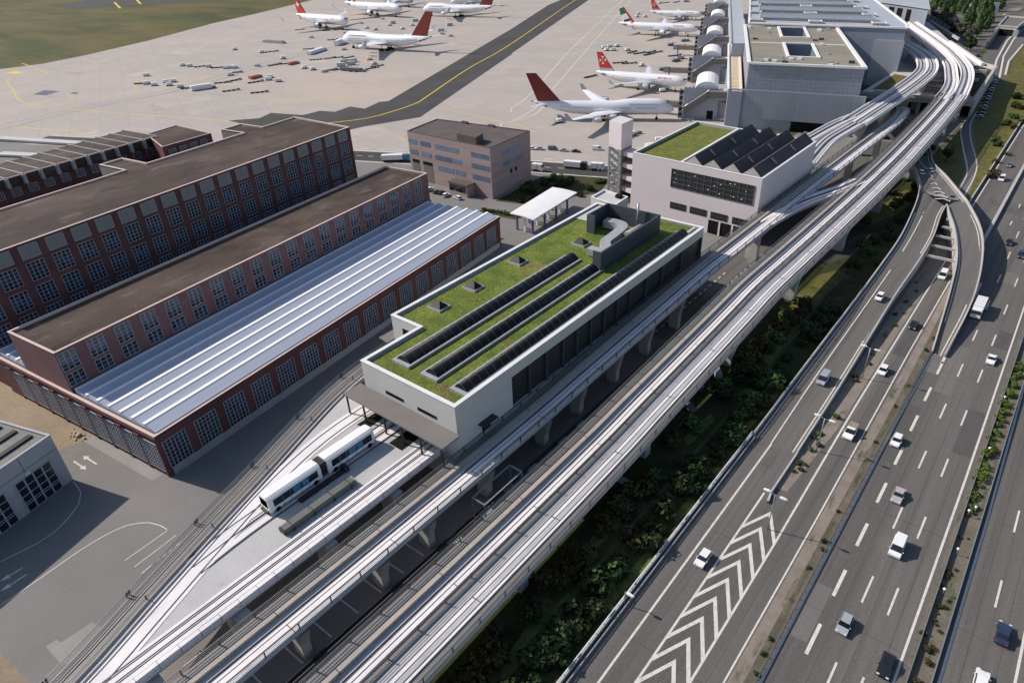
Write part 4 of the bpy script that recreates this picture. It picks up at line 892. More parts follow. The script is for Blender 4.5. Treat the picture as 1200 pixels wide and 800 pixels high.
for z in (12.5, 14.0, 15.5, 17.0, 18.5): on(gl, -98.2, -69.7, z-.06, z+.06, .1, .2)
T.part('glazing_bars', gl, 'greyrail2', wp)
lp_ = random.Random(5)
for k in range(15): x = -97.2+26.5*lp_.random(); z = 12.9+5*lp_.random(); T.part('ceiling_lamp', on(MB(), x-.25, x+.25, z, z+.22, .101, .13), 'lampwhite', wp)
for x0, x1 in ((-97.8, -91.9), (-90.4, -84.4), (-82.9, -77.1), (-75.4, -70.0)):
    wb = T.part('window', on(MB(), x0, x1, 5.2, 7.4), 'glassdark'); gb = MB()
    for k in range(6): x = x0+(x1-x0)*k/5; on(gb, x-.035, x+.035, 5.15, 7.45, .1, .16)
    on(gb, x0, x1, 6.27, 6.33, .1, .155); T.part('glazing_bars', gb, 'greyrail2', wb)
T.part('passage', on(MB(), -83.4, -70.2, .1, 4.6, .02, .06), 'void')
for x in (-79.4, -75.0): T.part('column', on(MB(), x-.3, x+.3, 0, 4.6, .06, .3), 'pinkwall')
# stair tower
T = Thing('stair_tower', 'pale tall stair tower with open zigzag stairs beside the pale building', 'tower', (-128, 214, 0))
tw = [(-131.2, 211.3), (-124.7, 209.2), (-124.9, 217.3), (-131.6, 219)]
T.part('tower_head', MB().prism(tw, 17.4, 26.6), 'pinkwall'); 
tb = MB(); 
for p in tw: tb.prism([(p[0]-.3+.3*(1 if p[0] < -128 else -1), p[1]-.3+.3*(1 if p[1] < 214 else -1)), (p[0]+.3+.3*(1 if p[0] < -128 else -1), p[1]-.3+.3*(1 if p[1] < 214 else -1)), (p[0]+.3+.3*(1 if p[0] < -128 else -1), p[1]+.3+.3*(1 if p[1] < 214 else -1)), (p[0]-.3+.3*(1 if p[0] < -128 else -1), p[1]+.3+.3*(1 if p[1] < 214 else -1))], 0, 17.4)
T.part('corner_post', tb, 'kerbgrey')
T.part('stair_shaft', MB().prism([(-125.9, 210.4), (-124.72, 210.0), (-124.95, 217.2), (-131.2, 218.6), (-131.2, 217.6), (-126.1, 216.2)], 0, 17.38), 'taupe')
for k in range(6):
    z = 1.4+2.75*k
    s1 = MB().beam((-130.9, 211.5, z+1.9), (-125.1, 209.7, z), 1.4, .3); s1.beam((-130.9, 211.2, z+2.9), (-125.1, 209.4, z+1.0), .12, .12)
    T.part('stair_flight', s1, 'galv'); T.part('landing', MB().prism([(-131.1, 211.6), (-129.8, 211.2), (-129.8, 217), (-131.1, 217.4)], z+1.7, z+1.9), 'kerbgrey')
for z in (2.2, 6.6, 11.0, 15.2): T.part('link_bridge', MB().prism([(-124.75, 210.6), (-113.7, 207.5), (-113.7, 212.5), (-124.8, 216)], z, z+1.5), 'pinkwall')
T.part('link_core', MB().prism([(-124.0, 214.6), (-113.7, 211.5), (-113.7, 212.3), (-124, 215.6)], 0, 15.2), 'taupe')
# white shelter (bus stop roof) with violet blue pillars
T = Thing('shelter', 'white curved shelter roof on violet blue pillars between the office and the green roofed hall', 'shelter', (-134.6, 176, 0))
rg = []
for t in range(7):
    a = t/6; x0 = -138.2+10.1*a; x1 = -141.4+10.7*a; zz = 5.9+.22*math.sin(math.pi*a); rg.append([(x0, 162.2-.3*a, zz), (x1, 190.4+.2*a, zz), (x1, 190.4+.2*a, zz+.35), (x0, 162.2-.3*a, zz+.35)])
T.part('canopy_roof', MB().loft(rg, 0, False), 'white')
for k in range(4):
    y = 164+7*k
    for o in (-3.3, 0, 3.3): T.part('pillar', MB().box(-133.4-.1*k*3+o-.28, -133.4-.1*k*3+o+.28, y-.28, y+.28, 0, 6.1), 'bluepillar' if o else 'white')
    T.part('bench', MB().box(-135.6-.3*k, -132-.3*k, y+2, y+2.6, .4, .5).box(-135.4-.3*k, -135.2-.3*k, y+2, y+2.6, 0, .4).box(-132.4-.3*k, -132.2-.3*k, y+2, y+2.6, 0, .4), 'galv')
# office block
T = Thing('office_building', 'brownish pink banded office block with a flat brown roof', 'office block', g(550, 190, 0)[:2]+(0,))
q = [g(*p, 19.2)[:2] for p in ((477, 154), (574, 174), (621, 154), (512, 140))]
w_ = MB(); OZ = 19.2; P = ccw(q)
for i in range(4): a, b = P[i], P[(i+1) % 4]; w_.face([(*a, 0), (*b, 0), (*b, OZ), (*a, OZ)])
T.part('wall', w_, 'office'); ro = T.part('roof', MB().sheet(q, OZ-.02), 'officeroof')
c = MB(); i2 = inset(q, .4); P2 = ccw(q); I2 = ccw(i2)
for i in range(4): c.hexa([P2[i], P2[(i+1) % 4], I2[(i+1) % 4], I2[i]], OZ-.01, OZ+.28)
T.part('parapet', c, 'officeroof', ro)
fl_, fr_, rr_, bl_ = [Vector((*p, 0)) for p in q]     # left front, front corner, right rear, back left
def lerp(a, b, t): return a+(b-a)*t
def oface(a, b, t0, t1, z0, z1, d, mb=None, d0=.005):
    mb = mb or MB(); dv = (b-a).normalized(); n = Vector((dv.y, -dv.x, 0)); p, q_ = lerp(a, b, t0), lerp(a, b, t1)
    return mb.hexa([tuple((p+n*d)[:2]), tuple((q_+n*d)[:2]), tuple((q_+n*d0)[:2]), tuple((p+n*d0)[:2])], z0, z1)
for z, spans in ((14.6, ((.01, .12), (.16, .29), (.34, .55), (.56, .64), (.78, .985))), (10.4, ((.01, .12), (.16, .29), (.34, .55), (.56, .66), (.78, .985))), (6.2, ((.36, .56), (.58, .70), (.78, .985)))):
    for a, b in spans: T.part('window_strip', oface(fl_, fr_, a, b, z, z+1.9, .06), 'officewin')
for z in (14.4, 10.2):
    for a, b in ((.28, .50), (.55, .80)): T.part('window_strip', oface(fr_, rr_, a, b, z, z+1.9, .06), 'officewin')
for a in (.46, .58): T.part('window', oface(fr_, rr_, a, a+.05, 6.6, 8.2, .06), 'glassdark')
for a, b in ((.03, .12), (.17, .29)): dr = T.part('roller_door', oface(fl_, fr_, a, b, .02, 8.6, .08), 'taupe'); T.part('door_head', oface(fl_, fr_, a, b, 7.2, 8.5, .10, d0=.081), 'void', dr)
eb = T.part('entrance_box', oface(fl_, fr_, .58, .80, 0, 4.6, 4.5), 'office'); T.part('entrance_roof', oface(fl_, fr_, .575, .805, 4.6, 4.9, 4.8), 'officeroof', eb)
T.part('entrance_glass', oface(fl_, fr_, .59, .79, 1.6, 3.9, 4.55, d0=4.502), 'glassdark', eb)
ph = [g(*p, 22)[:2] for p in ((535, 156.2), (557.5, 161.2), (566, 156.2), (544, 151.5))]
T.part('penthouse', MB().prism(ph, OZ-.02, 22), 'officeroof', ro)
for t in (.33, .62): p = lerp(bl_, rr_, t); T.part('roof_hatch', MB().box(p.x-1.5, p.x+1.5, p.y-1.2, p.y-.2, OZ-.02, OZ+.9), 'officeroof', ro)
# grey garage bottom left
T = Thing('garage', 'grey rendered garage with big glazed doors and skylight strips on its roof', 'garage', (-134, 12, 0))
gp = [(-131.0, 18.5), (-127.9, 9.0), (-121.3, -11), (-160, -24), (-172, 12), (-160, 16)]
c0 = Vector((-131.0, 18.5, 0)); dv = (Vector((-127.9, 9.0, 0))-c0).normalized(); back = Vector((-dv.y*-1, dv.x*-1, 0))
back = Vector((dv.y, -dv.x, 0)); back = back if back.x < 0 else -back
q = [tuple((c0)[:2]), tuple((c0+dv*42)[:2]), tuple((c0+dv*42+back*30)[:2]), tuple((c0+back*30)[:2])]
flat_roofed(T, q, 0, 11.2, 'garagewall', 'garageroof', 'garagewall', .35, .25)
fa, fb = c0, c0+dv*42
def gface(s0, s1, z0, z1, d, d0=.006): return oface(fb, fa, 1-s1/42, 1-s0/42, z0, z1, d, d0=d0) if False else oface(fa, fb, s0/42, s1/42, z0, z1, -d if ((fb-fa).y*back.x-(fb-fa).x*back.y) > 0 else d, d0=(-d0 if ((fb-fa).y*back.x-(fb-fa).x*back.y) > 0 else d0))
for s0 in (2.2, 11.2, 20.2, 29.2):
    dr = T.part('glazed_door', gface(s0, s0+7.0, .1, 6.9, .03), 'glassdark'); fm_ = MB()
    for k in range(5): o = gface(s0+7.0*k/4-.14, s0+7.0*k/4+.14, .1, 6.9, .14, .031); fm_.v += [(x, y, z) for x, y, z in o.v]; b0 = len(fm_.v)-len(o.v); fm_.f += [tuple(i+b0 for i in f) for f in o.f]; fm_.m += o.m; fm_.sm += o.sm
    for z in (.1, 1.7, 2.2, 3.6, 5.2, 6.8): o = gface(s0, s0+7, z, z+.13, .12, .031); fm_.v += [(x, y, zz) for x, y, zz in o.v]; b0 = len(fm_.v)-len(o.v); fm_.f += [tuple(i+b0 for i in f) for f in o.f]; fm_.m += o.m; fm_.sm += o.sm
    T.part('frame', fm_, 'winframe', dr)
T.part('fascia_joint', gface(0, 42, 8.1, 8.2, .02), 'rail'); T.part('fascia_joint', gface(6.6, 6.7, 6.9, 11.1, .02), 'rail'); T.part('fascia_joint', gface(15.6, 15.7, 0, 8.1, .02), 'rail')
T.part('wall_lamp', gface(6.0, 6.9, 7.3, 7.6, .5), 'lampwhite')
ax = Vector((dv.x, dv.y, 0))
for k in range(6):
    a = c0+back*(3.6+4.2*k)+dv*1.2; b = a+dv*39; T.part('rooflight', MB().beam((a.x, a.y, 11.15), (b.x, b.y, 11.15), 1.1, .3), 'skylight')

rb = random.Random(9)
for (px, lb) in (((27, 447), 'pale rubble heap lying against the low wall behind the garage'), ((92, 511), 'pale rubble heap at the end of the low wall near the road arrows')):
    x, y, _ = g(*px); b = MB()
    for k in range(26): a = rb.uniform(0, 6.28); d = rb.uniform(0, 1)**.6; s = rb.uniform(.15, .5)*(1.25-d); b.ico((x+math.cos(a)*d*4.5, y+math.sin(a)*d*1.6, s*.4), (s*1.5, s, s*.8), 1)
    single('rubble_heap', lb, 'rubble', b, 'rubble', (x, y, 0))
a_, b_ = Vector(g(-30, 424)), Vector(g(96, 500)); single('low_wall', 'low pale wall running along the foot of the long low brick hall', 'wall', MB().beam((a_.x, a_.y, .45), (b_.x, b_.y, .45), .5, .9), 'sand', tuple(b_))

def pallet(x, y, n, label):
    T = Thing('pallet_stack', label, 'pallet', (x, y, 0), 'pale slatted pallets under the single track viaduct')
    for k in range(5): T.part('slat', MB().box(x-1.3, x+1.3, y-1.2+.52*k, y-.88+.52*k, .3, .36), 'hallwall')
    for s in (-1.1, 0, 1.1): T.part('runner', MB().box(x+s-.12, x+s+.12, y-1.2, y+1.2, 0, .298), 'garagewall')
for k, y in enumerate((52.5, 60.5, 67.6, 74.6, 84.5, 91)): pallet(-60.2+.2*(k % 2), y, 2, 'pale slatted pallet lying on the dark paving between the two viaducts')
# ================================================================ TERMINAL
def V2(p): return Vector((p[0], p[1]))
T = Thing('terminal', 'big grey panelled airport terminal with light wells in its front roof and rows of skylights', 'terminal', (-110, 380, 0))
FL, FR, BR, BL = [V2(p) for p in ((-125.92, 321.15), (-78.65, 330.45), (-125.77, 443.56), (-175.47, 432.79))]
def bl(s, t): q = FL*(1-s)*(1-t)+FR*s*(1-t)+BR*s*t+BL*(1-s)*t; return (q.x, q.y)
TZ = 29.0
w_ = MB()
for a, b in ((FL, FR), (FR, BR), (BR, BL), (BL, FL)): w_.face([(a.x, a.y, 0), (b.x, b.y, 0), (b.x, b.y, TZ), (a.x, a.y, TZ)])
ss = [0, .375, .655, 1]; ts = [0, .165, .49, .655, .965, 1]; wells = ((1, 1), (1, 3)); rf = MB()
for i in range(3):
    for j in range(5):
        c4 = [bl(ss[i], ts[j]), bl(ss[i+1], ts[j]), bl(ss[i+1], ts[j+1]), bl(ss[i], ts[j+1])]
        if (i, j) in wells:
            for a, b in zip(c4, c4[1:]+c4[:1]): w_.face([(*a, TZ-14), (*b, TZ-14), (*b, TZ-.3), (*a, TZ-.3)])
            w_.face([(*p, TZ-14) for p in c4])
        else: rf.sheet(c4, TZ-.3)
T.part('wall', w_, 't2panel'); ro = T.part('roof', rf, 't2roof')
cp = MB()
def rim(mb, pts, wd, z0, z1):
    o_, n_ = inset(pts, -wd/2), inset(pts, wd/2)
    for i in range(len(pts)): j = (i+1) % len(pts); mb.hexa([o_[i], o_[j], n_[j], n_[i]], z0, z1)
rim(cp, [tuple(p) for p in (FL, FR, BR, BL)], 1.5, TZ-.4, TZ+.5)
for i, j in wells: rim(cp, [bl(ss[i], ts[j]), bl(ss[i+1], ts[j]), bl(ss[i+1], ts[j+1]), bl(ss[i], ts[j+1])], 1.3, TZ-.32, TZ+.35)
T.part('parapet_coping', cp, 'hallcap', ro)
rj = random.Random(11)
for k in range(26):
    s_, t_ = rj.uniform(.05, .95), rj.choice([rj.uniform(.03, .13), rj.uniform(.2, .95)])
    if .34 < s_ < .69 and t_ > .14: s_ = rj.choice([.2, .8])+rj.uniform(-.1, .1)
    x, y = bl(s_, t_); T.part('roof_unit', MB().box(x-1.1, x+1.1, y-.7, y+.7, TZ-.3, TZ+rj.uniform(.3, 1.0)), rj.choice(['hallcap', 'kerbgrey', 'rail']), ro)
rr_ = MB()
for t_ in (.155, .5, .645): rr_.hexa([bl(.03, t_-.006), bl(.97, t_-.006), bl(.97, t_+.006), bl(.03, t_+.006)], TZ-.299, TZ-.22) if t_ > .16 and t_ < .6 else None
T.part('roof_walkway', rr_, 'hallcap', ro)
dx = (FR-FL).normalized(); nx = Vector((dx.y, -dx.x))
S0, S1 = FL-dx*7.2, FR+dx*3.0
def fq(a, b, d0, d1): return [tuple(a+nx*d0), tuple(b+nx*d0), tuple(b+nx*d1), tuple(a+nx*d1)]
T.part('skirt', MB().prism(fq(S0, S1, .05, 1.4), 5.0, 17.6), 't2skirt')
T.part('ground_floor', MB().prism(fq(FL-dx*2, FL+dx*22, .02, .6), 0, 5.0), 't2wall'); T.part('ground_floor', MB().prism(fq(FL+dx*42, FR, .02, .6), 0, 5.0), 't2wall')
T.part('loading_gate', MB().prism(fq(FL+dx*22.5, FL+dx*41.5, .02, .3), 0, 4.99), 'void'); T.part('loading_gate', MB().prism(fq(FL-dx*7, FL-dx*2.2, .02, .3), 0, 4.99), 'void')
# side terrace and strip roof
te = [(-132.4, 316.8), (-126.2, 318.6), (-179.6, 439.8), (-186, 436.6)]
T.part('terrace_floor', MB().prism(te, 0, 17.0, 1, 0), ['terrace', 't2wall']); 
c = MB(); c.ribbon([(*te[0], 0), (*te[3], 0)], -.5, .4, 16.9, 17.9); T.part('terrace_parapet', c, 'hallcap')
T.part('strip_roof', MB().prism([(-168.2, 399.6), (-161.2, 402.8), (-300, 716), (-309, 712)], 10, 24), 't2metal'); 
c = MB(); c.ribbon([(-168.6, 399.4, 0), (-309.4, 711.8, 0)], -.3, .5, 23.9, 24.5); c.ribbon([(-161, 403, 0), (-200, 490, 0)], -.4, .4, 24.01, 25.4); T.part('strip_parapet', c, 'kerbgrey')
# rear block with skylight rows
RP = [(-173.5, 433.5), (-89.0, 442.5), (-92.0, 456), (-168, 640), (-250, 620)]
RZ = 30.2
T.part('rear_wall', MB().prism(RP, 0, RZ-.2), 't2wall'); T.part('rear_panel', MB().prism([(-88.6, 442.0), (-88.5, 443.5), (-103, 440.9), (-103.1, 440.3)], 0, 24), 't2metal')
rr2 = T.part('rear_roof', MB().sheet(RP, RZ), 't2metal')
c = MB(); rim(c, RP, 1.2, RZ-.3, RZ+.5); T.part('rear_coping', c, 'hallcap', rr2)
fd = Vector((-39, 92)).normalized(); ed = Vector((84.5, 9)).normalized(); O = Vector((-173.5, 433.5))
for k in range(5):
    b0 = O+fd*(16+38*k)+ed*7; L = 66-1.5*k; W = 20
    q = [b0, b0+ed*L, b0+ed*L+fd*W, b0+fd*W]
    T.part('skylight', MB().prism([tuple(p) for p in q], RZ, RZ+1.6), 't2sky', rr2)
    c = MB(); rim(c, [tuple(p) for p in q], .8, RZ+1.3, RZ+1.9); T.part('skylight_kerb', c, 'kerbgrey', rr2)
    for o in (-6, 28, 62):
        h = b0+ed*o-fd*9; T.part('roof_hatch', MB().prism([tuple(h), tuple(h+ed*7), tuple(h+ed*7+fd*5), tuple(h+fd*5)], RZ, RZ+1.2), 't2sky', rr2)
        c = MB(); rim(c, [tuple(h), tuple(h+ed*7), tuple(h+ed*7+fd*5), tuple(h+fd*5)], .6, RZ+1.1, RZ+1.5); T.part('hatch_kerb', c, 'hallcap', rr2)
T = Thing('terminal_hall', 'grey terminal hall with two slots that the white curved viaducts run into', 'terminal', (-104, 600, 0))
# plan carried at level 22
FB = [(-94.7, 520.3), (-110.8, 607.8), (-190, 740), (-240, 690), (-163, 655), (-150, 640)]
FB = [g(1088, 11, 22)[:2], g(1026, 2, 22)[:2], g(1020, -14, 22)[:2], g(1083, -14, 22)[:2]]
T.part('wall', MB().prism(FB, 0, 22), 't2wall'); T.part('roof', MB().prism(inset(FB, -1.0), 22, 22.8), 't2metal')
fr0, fr1 = V2(FB[1]), V2(FB[0]); du = (fr1-fr0).normalized(); nn = Vector((du.y, -du.x)); nn = nn if nn.y < 0 else -nn; LF = (fr1-fr0).length
for t0, t1 in ((.30, .40), (.46, .56), (.64, .72)):
    a, b = fr0+du*LF*t0, fr0+du*LF*t1; T.part('track_opening', MB().prism([tuple(a+nn*.03), tuple(b+nn*.03), tuple(b+nn*.3), tuple(a+nn*.3)], 10.5, 20), 'void')
# gate bays: wing wall, round-holed mast, barrel roof, covered stair
e1 = Vector((.956, .293)); e2 = Vector((-.41, .912)).normalized()
def gate_bay(P, label):
    T = Thing('gate_bay', label, 'gate', (P.x, P.y, 0), 'gate bays along the apron side of the terminal')
    def Q(a, b): q = P+e1*a+e2*b; return (q.x, q.y)
    def rect(a0, a1, b0, b1): return [Q(a0, b0), Q(a1, b0), Q(a1, b1), Q(a0, b1)]
    T.part('wing_wall', MB().prism(rect(0, 17, -.4, .4), 0, 14.6), 'jetglass')
    for k in range(9): T.part('crest', MB().prism(rect(.2+1.85*k, 1.3+1.85*k, -.5, .5), 14.6, 15.1), 'galv')
    m_ = MB(); m_.prism(rect(-2.2, -1.9, -.9, .9), 0, 14.4); m_.prism(rect(-.5, -.2, -.9, .9), 0, 14.4)
    for k in range(6): m_.prism(rect(-1.9, -.5, -.9, .9), .3+2.7*k, .6+2.7*k)
    T.part('mast', m_, 'kerbgrey')
    for k in range(5):
        o = Vector((*Q(-1.2, -.6), 1.95+2.7*k)); n_ = -e2; u = e1
        ring = lambda r, d: [(o.x+u.x*math.cos(a*.524)*r+n_.x*d, o.y+u.y*math.cos(a*.524)*r+n_.y*d, o.z+math.sin(a*.524)*r) for a in range(12)]
        T.part('mast_drum', MB().loft([ring(1.0, 0), ring(1.0, .5), ring(.6, .5), ring(.6, .3)], 0, True), 'black')
    b = MB(); rg = []
    for d in (1.5, 27):
        rg.append([(*Q(5.2, d), 8)]+[(*Q(5.2+5.6*(1-math.cos(math.pi*k/10)), d), 14.0+3.6*math.sin(math.pi*k/10)) for k in range(11)]+[(*Q(16.4, d), 8)])
    b.loft(rg, 0, False); T.part('barrel_roof', b, 'white2')
    T.part('pier_block', MB().prism(rect(2.5, 22, 1.2, 40), 0, 8.0), 'jetglass'); T.part('flat_roof', MB().prism(rect(17.2, 23, -1, 7), 9.5, 13.4), 'hallwall')
    s0, s1, s2 = Vector((*Q(1, -2.6), 4.5)), Vector((*Q(12, -2.6), 12.6)), Vector((*Q(22, -2.6), 12.6))
    st = MB(); st.beam(s0, s1, 3.4, 3.4); st.beam(s1, s2, 3.4, 3.0); T.part('covered_stair', st, 'taupe')
    T.part('stair_edge', MB().beam(s0+Vector((0, 0, 1.95)), s1+Vector((0, 0, 1.75)), 3.5, .3), 'hallcap')
    T.part('stair_support', MB().prism(rect(-.1, .8, -3.6, -1.6), 0, 4.5), 'kerbgrey'); T.part('service_door', MB().prism(rect(12, 15, -.55, -.41), .2, 4.2), 'void')
    jb = MB(); a, b2 = Vector((*Q(-2, 4), 5.6)), Vector((*Q(-15, 7), 5.2)); jb.beam(a, b2, 3.0, 2.9); jb.beam(Vector((*Q(-14, 6.9), 0)), Vector((*Q(-14, 6.9), 4.2)), .6, .6)
    hd = MB(); hd.prism([Q(-17.5, 5.0), Q(-14.2, 5.0), Q(-14.2, 9), Q(-17.5, 9)], 3.8, 7.2); T.part('boarding_bridge', jb, 'taupe'); T.part('bridge_cab', hd, 'kerbgrey')
for i, (P, lb) in enumerate((((-158.2, 324), 'gate bay with white barrel roof nearest the pale saw tooth building'), ((-193.9, 404.7), 'gate bay with white barrel roof facing the jet with cross and grey foot fin'),
        ((-228, 481.8), 'gate bay with white barrel roof and parked grey boarding bridges between two white jets'), ((-267, 571), 'gate bay with white barrel roof facing the jet with striped green and red fin'), ((-306, 660), 'furthest gate bay along the apron side of the terminal'))):
    gate_bay(V2(P), lb)
# forecourt deck
T = Thing('forecourt', 'raised terminal forecourt deck with lawn and curved beige steps under the viaduct bends', 'deck', (-70, 400, 0))
FCP = [(-41.5, 385.5), (-45.8, 475), (-53.5, 483), (-84, 558), (-116, 648), (-132, 640), (-112, 560), (-97, 470), (-90, 440), (-90.8, 380)]
T.part('slab', MB().prism(FCP, 6.0, 8.0, 0, 1), ['concrete', 'deckgrey'])
T.part('lawn', MB().sheet([(-64, 398), (-44, 398), (-47, 468), (-56, 480), (-62, 450)], 8.02), 'grass'); T.part('lawn', MB().sheet([(-88, 392), (-66, 398), (-68, 425), (-88, 436)], 8.02), 'drygrass'); T.part('lawn', MB().sheet([(-86, 384), (-72, 385), (-74, 390), (-86, 389)], 8.025), 'grass')
c = MB(); c.ribbon([(-41.7, 386, 0), (-46, 475, 0), (-53.6, 482.8, 0)], -.9, .3, 7.9, 9.2); c.ribbon([(-90.6, 380.2, 0), (-41.6, 385.6, 0)], -.3, .8, 7.9, 9.2); T.part('parapet', c, 'concrete')
st = g(1083, 112, 8)
for k in range(5):
    r = 6+2.6*k; T.part('curved_step', MB().ribbon([(st[0]+r*math.cos(a), st[1]+r*1.4*math.sin(a), 8.0) for a in [R(12+13*q) for q in range(13)]], -.8, .8, .03, .5+.5*k), 'sand')
for x, y in ((-88, 383), (-76, 384.5), (-64, 386), (-52, 387), (-88, 400), (-70, 402), (-50, 402), (-55, 440), (-75, 440)): T.part('column', MB().box(x-.7, x+.7, y-.7, y+.7, 0, 6), 'concrete')
T.part('shade_backing', MB().box(-90, -48, 408, 409, 0, 5.98), 'void'); T.part('sun_block_wall', MB().ribbon([(-42.6, 390, 0), (-46.8, 475, 0), (-54.6, 483, 0), (-84, 556, 0)], -.4, .4, 0, 5.98), 'concrete')  # dark backing paints the shade underneath; edge wall added to block the sun
for y in (405, 430, 455): T.part('forecourt_beam', MB().prism([(-70, y), (-48, y+2), (-48, y+4), (-70, y+2)], 8.03, 9.6), 'concrete')
def wallthing(name, label, cat, a, b, wd, h, m, z=0):
    mb = MB().beam((a[0], a[1], z+h/2), (b[0], b[1], z+h/2), wd, h); return single(name, label, cat, mb, m, (a[0], a[1], z))
wallthing('parapet_wall', 'long white wall at the forecourt edge beside the tree rows', 'wall', g(1113, 49, 9), g(1152, 75.5, 9), 1.6, 1.6, 'hallcap', 8)
wallthing('parapet_wall', 'pale stretch of wall below the grey greenish tree row by the terminal hall', 'wall', g(1090, 25, 5), g(1124, 46, 5), 1.2, 1.6, 'concrete', 4)
wallthing('retaining_wall', 'dark retaining wall running into the road tunnel', 'wall', g(1157, 53, 3), g(1173, 32, 3), 1.2, 5, 'darkpanel', 0)
T = Thing('road_bridge', 'grey road bridge over the dark underpass at the edge of the trees', 'bridge', g(1180, 34, 0))
q = [g(1170, 31, 6)[:2], g(1192, 33, 6)[:2], g(1206, 22, 6)[:2], g(1180, 20, 6)[:2]]
T.part('slab', MB().prism(q, 4.4, 6.0), 'concrete'); T.part('road_surface', MB().sheet(inset(q, 1.0), 6.01), 'ramp'); c = MB(); rim(c, q, .8, 6.0, 7.0); T.part('parapet', c, 'concrete')
for p in (q[0], q[1]): T.part('abutment', MB().box(p[0]-1.5, p[0]+1.5, p[1]-1, p[1]+6, 0, 4.38), 'concrete')
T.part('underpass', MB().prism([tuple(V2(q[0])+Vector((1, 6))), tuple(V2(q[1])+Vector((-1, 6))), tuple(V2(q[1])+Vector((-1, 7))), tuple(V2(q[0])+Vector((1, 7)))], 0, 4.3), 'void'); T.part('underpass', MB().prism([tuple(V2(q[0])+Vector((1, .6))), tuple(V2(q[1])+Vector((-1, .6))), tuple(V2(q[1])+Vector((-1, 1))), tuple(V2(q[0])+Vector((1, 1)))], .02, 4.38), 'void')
T = Thing('billboard', 'white upright panel sign standing among the trees at the road', 'sign', g(1165, 16, 0))
a, b = Vector(g(1162, 15, 3)), Vector(g(1168.5, 15, 3)); T.part('panel', MB().beam((a.x, a.y, 7), (b.x, b.y, 7), .4, 8), 'white')
for p in (a, b): T.part('leg', MB().box(p.x-.25, p.x+.25, p.y+.25, p.y+.6, 0, 4), 'galv')
T = Thing('sign_post', 'slim white advertising column among the trees', 'sign', g(1134, 17, 0)); p = Vector(g(1134, 18, 0)); T.part('post', MB().box(p.x-.6, p.x+.6, p.y-.4, p.y+.4, 0, 9), 'white'); T.part('cap', MB().box(p.x-.8, p.x+.8, p.y-.6, p.y+.6, 9, 9.5), 'kerbgrey')

# ================================================================ MOTORWAY RAMPS, BARRIERS, LAMPS
def resamp(pts, n):
    pts = smooth_path(pts, 2); d = [0]
    for a, b in zip(pts, pts[1:]): d.append(d[-1]+(Vector(b)-Vector(a)).length)
    out = []; j = 0
    for k in range(n):
        t = d[-1]*k/(n-1)
        while j < len(pts)-2 and d[j+1] < t: j += 1
        u = (t-d[j])/max(1e-6, d[j+1]-d[j]); out.append(Vector(pts[j]).lerp(Vector(pts[j+1]), min(1, max(0, u))))
    return out
def road_deck(T, left, right, n=28, solid=False, par=(True, True), thick=1.1, surf='ramp'):
    L, Rr = resamp(left, n), resamp(right, n); dz = Vector((0, 0, 1))
    T.part('road_surface', MB().loft([[a, b] for a, b in zip(L, Rr)], 0, True, caps=False, closed=False), surf)
    b = MB(); b.loft([[a-dz*.03, c-dz*.03, Vector((c.x, c.y, .02 if solid else c.z-thick)), Vector((a.x, a.y, .02 if solid else a.z-thick))] for a, c in zip(L, Rr)], 0, False); T.part('slab', b, 'concrete')
    for P, sgn, on_ in ((L, 1, par[0]), (Rr, -1, par[1])):
        if on_:
            q = MB().ribbon([tuple(p) for p in P], -.2 if sgn > 0 else -.12, .12 if sgn > 0 else .2, -.6, .85); T.part('parapet', q, 'concrete')
            T.part('edge_line', MB().ribbon([tuple(p) for p in P], .75*sgn-.12, .75*sgn+.12, .004, .012), 'paint')
    return L, Rr
T = Thing('ramp', 'long motorway slip ramp rising beside the planted strip with the silver van on it', 'ramp', (-27, 160, 0))
road_deck(T, [(-31.3, 108, .07), (-31.3, 135, .7), (-31.0, 172, 2.1), (-30.8, 192, 3.3), (-31.0, 214, 4.6), (-33.2, 240, 5.8), (-35.4, 255, 6.1)], [(-22.7, 108, .07), (-22.9, 135, .7), (-23.6, 178, 2.1), (-23.2, 200, 3.6), (-23.5, 219, 4.8), (-25.0, 234, 5.8), (-25.2, 243, 6.1)], 30, True, surf='road')
T.part('lane_line', MB().ribbon(smooth_path([(-27.7, 108, .07), (-28.2, 135, .7), (-28.2, 172, 2.1), (-28.2, 196, 3.4), (-28.6, 217, 4.8), (-30, 240, 5.85)], 3), -.13, .13, .012, .02), 'paint')
T = Thing('ramp', 'curving slip ramp rising from the main carriageway to the bridge', 'ramp', (-12, 200, 0))
road_deck(T, [(-10.4, 160, .07), (-11.4, 172, .8), (-13.0, 190, 2.6), (-15.2, 208, 4.0), (-19.2, 225, 5.2), (-23.2, 237, 5.9), (-25.0, 243, 6.1)], [(-7.9, 160, .07), (-7.6, 186, 2.0), (-9.3, 208, 3.8), (-13.2, 229, 5.2), (-20.5, 249.5, 6.05), (-22.6, 254, 6.1)], 30, True)
T = Thing('road_bridge', 'road bridge carrying the two joined slip ramps away under the viaduct', 'bridge', (-34, 275, 0))
Lm, Rm = road_deck(T, [(-35.4, 255, 6.12), (-40.7, 273, 6.3), (-45.6, 285, 6.3), (-52, 300, 6.3), (-62, 322, 6.0), (-72, 345, 5)], [(-22.6, 254, 6.12), (-31, 272, 6.3), (-38, 286, 6.3), (-43.3, 306, 6.3), (-52, 330, 6.0), (-62, 352, 5)], 30)
mk = MB()
for k, (x, y) in enumerate(((-34.4, 268), (-32.6, 263.4), (-30.9, 259), (-29.4, 255.4), (-28.2, 252), (-27.1, 249))):
    s = .8+.28*k
    for sx in (-1, 1): mk.face([(x+sx*s, y-1.5, 6.345), (x, y, 6.345), (x, y+.75, 6.345), (x+sx*s, y-.75, 6.345)])
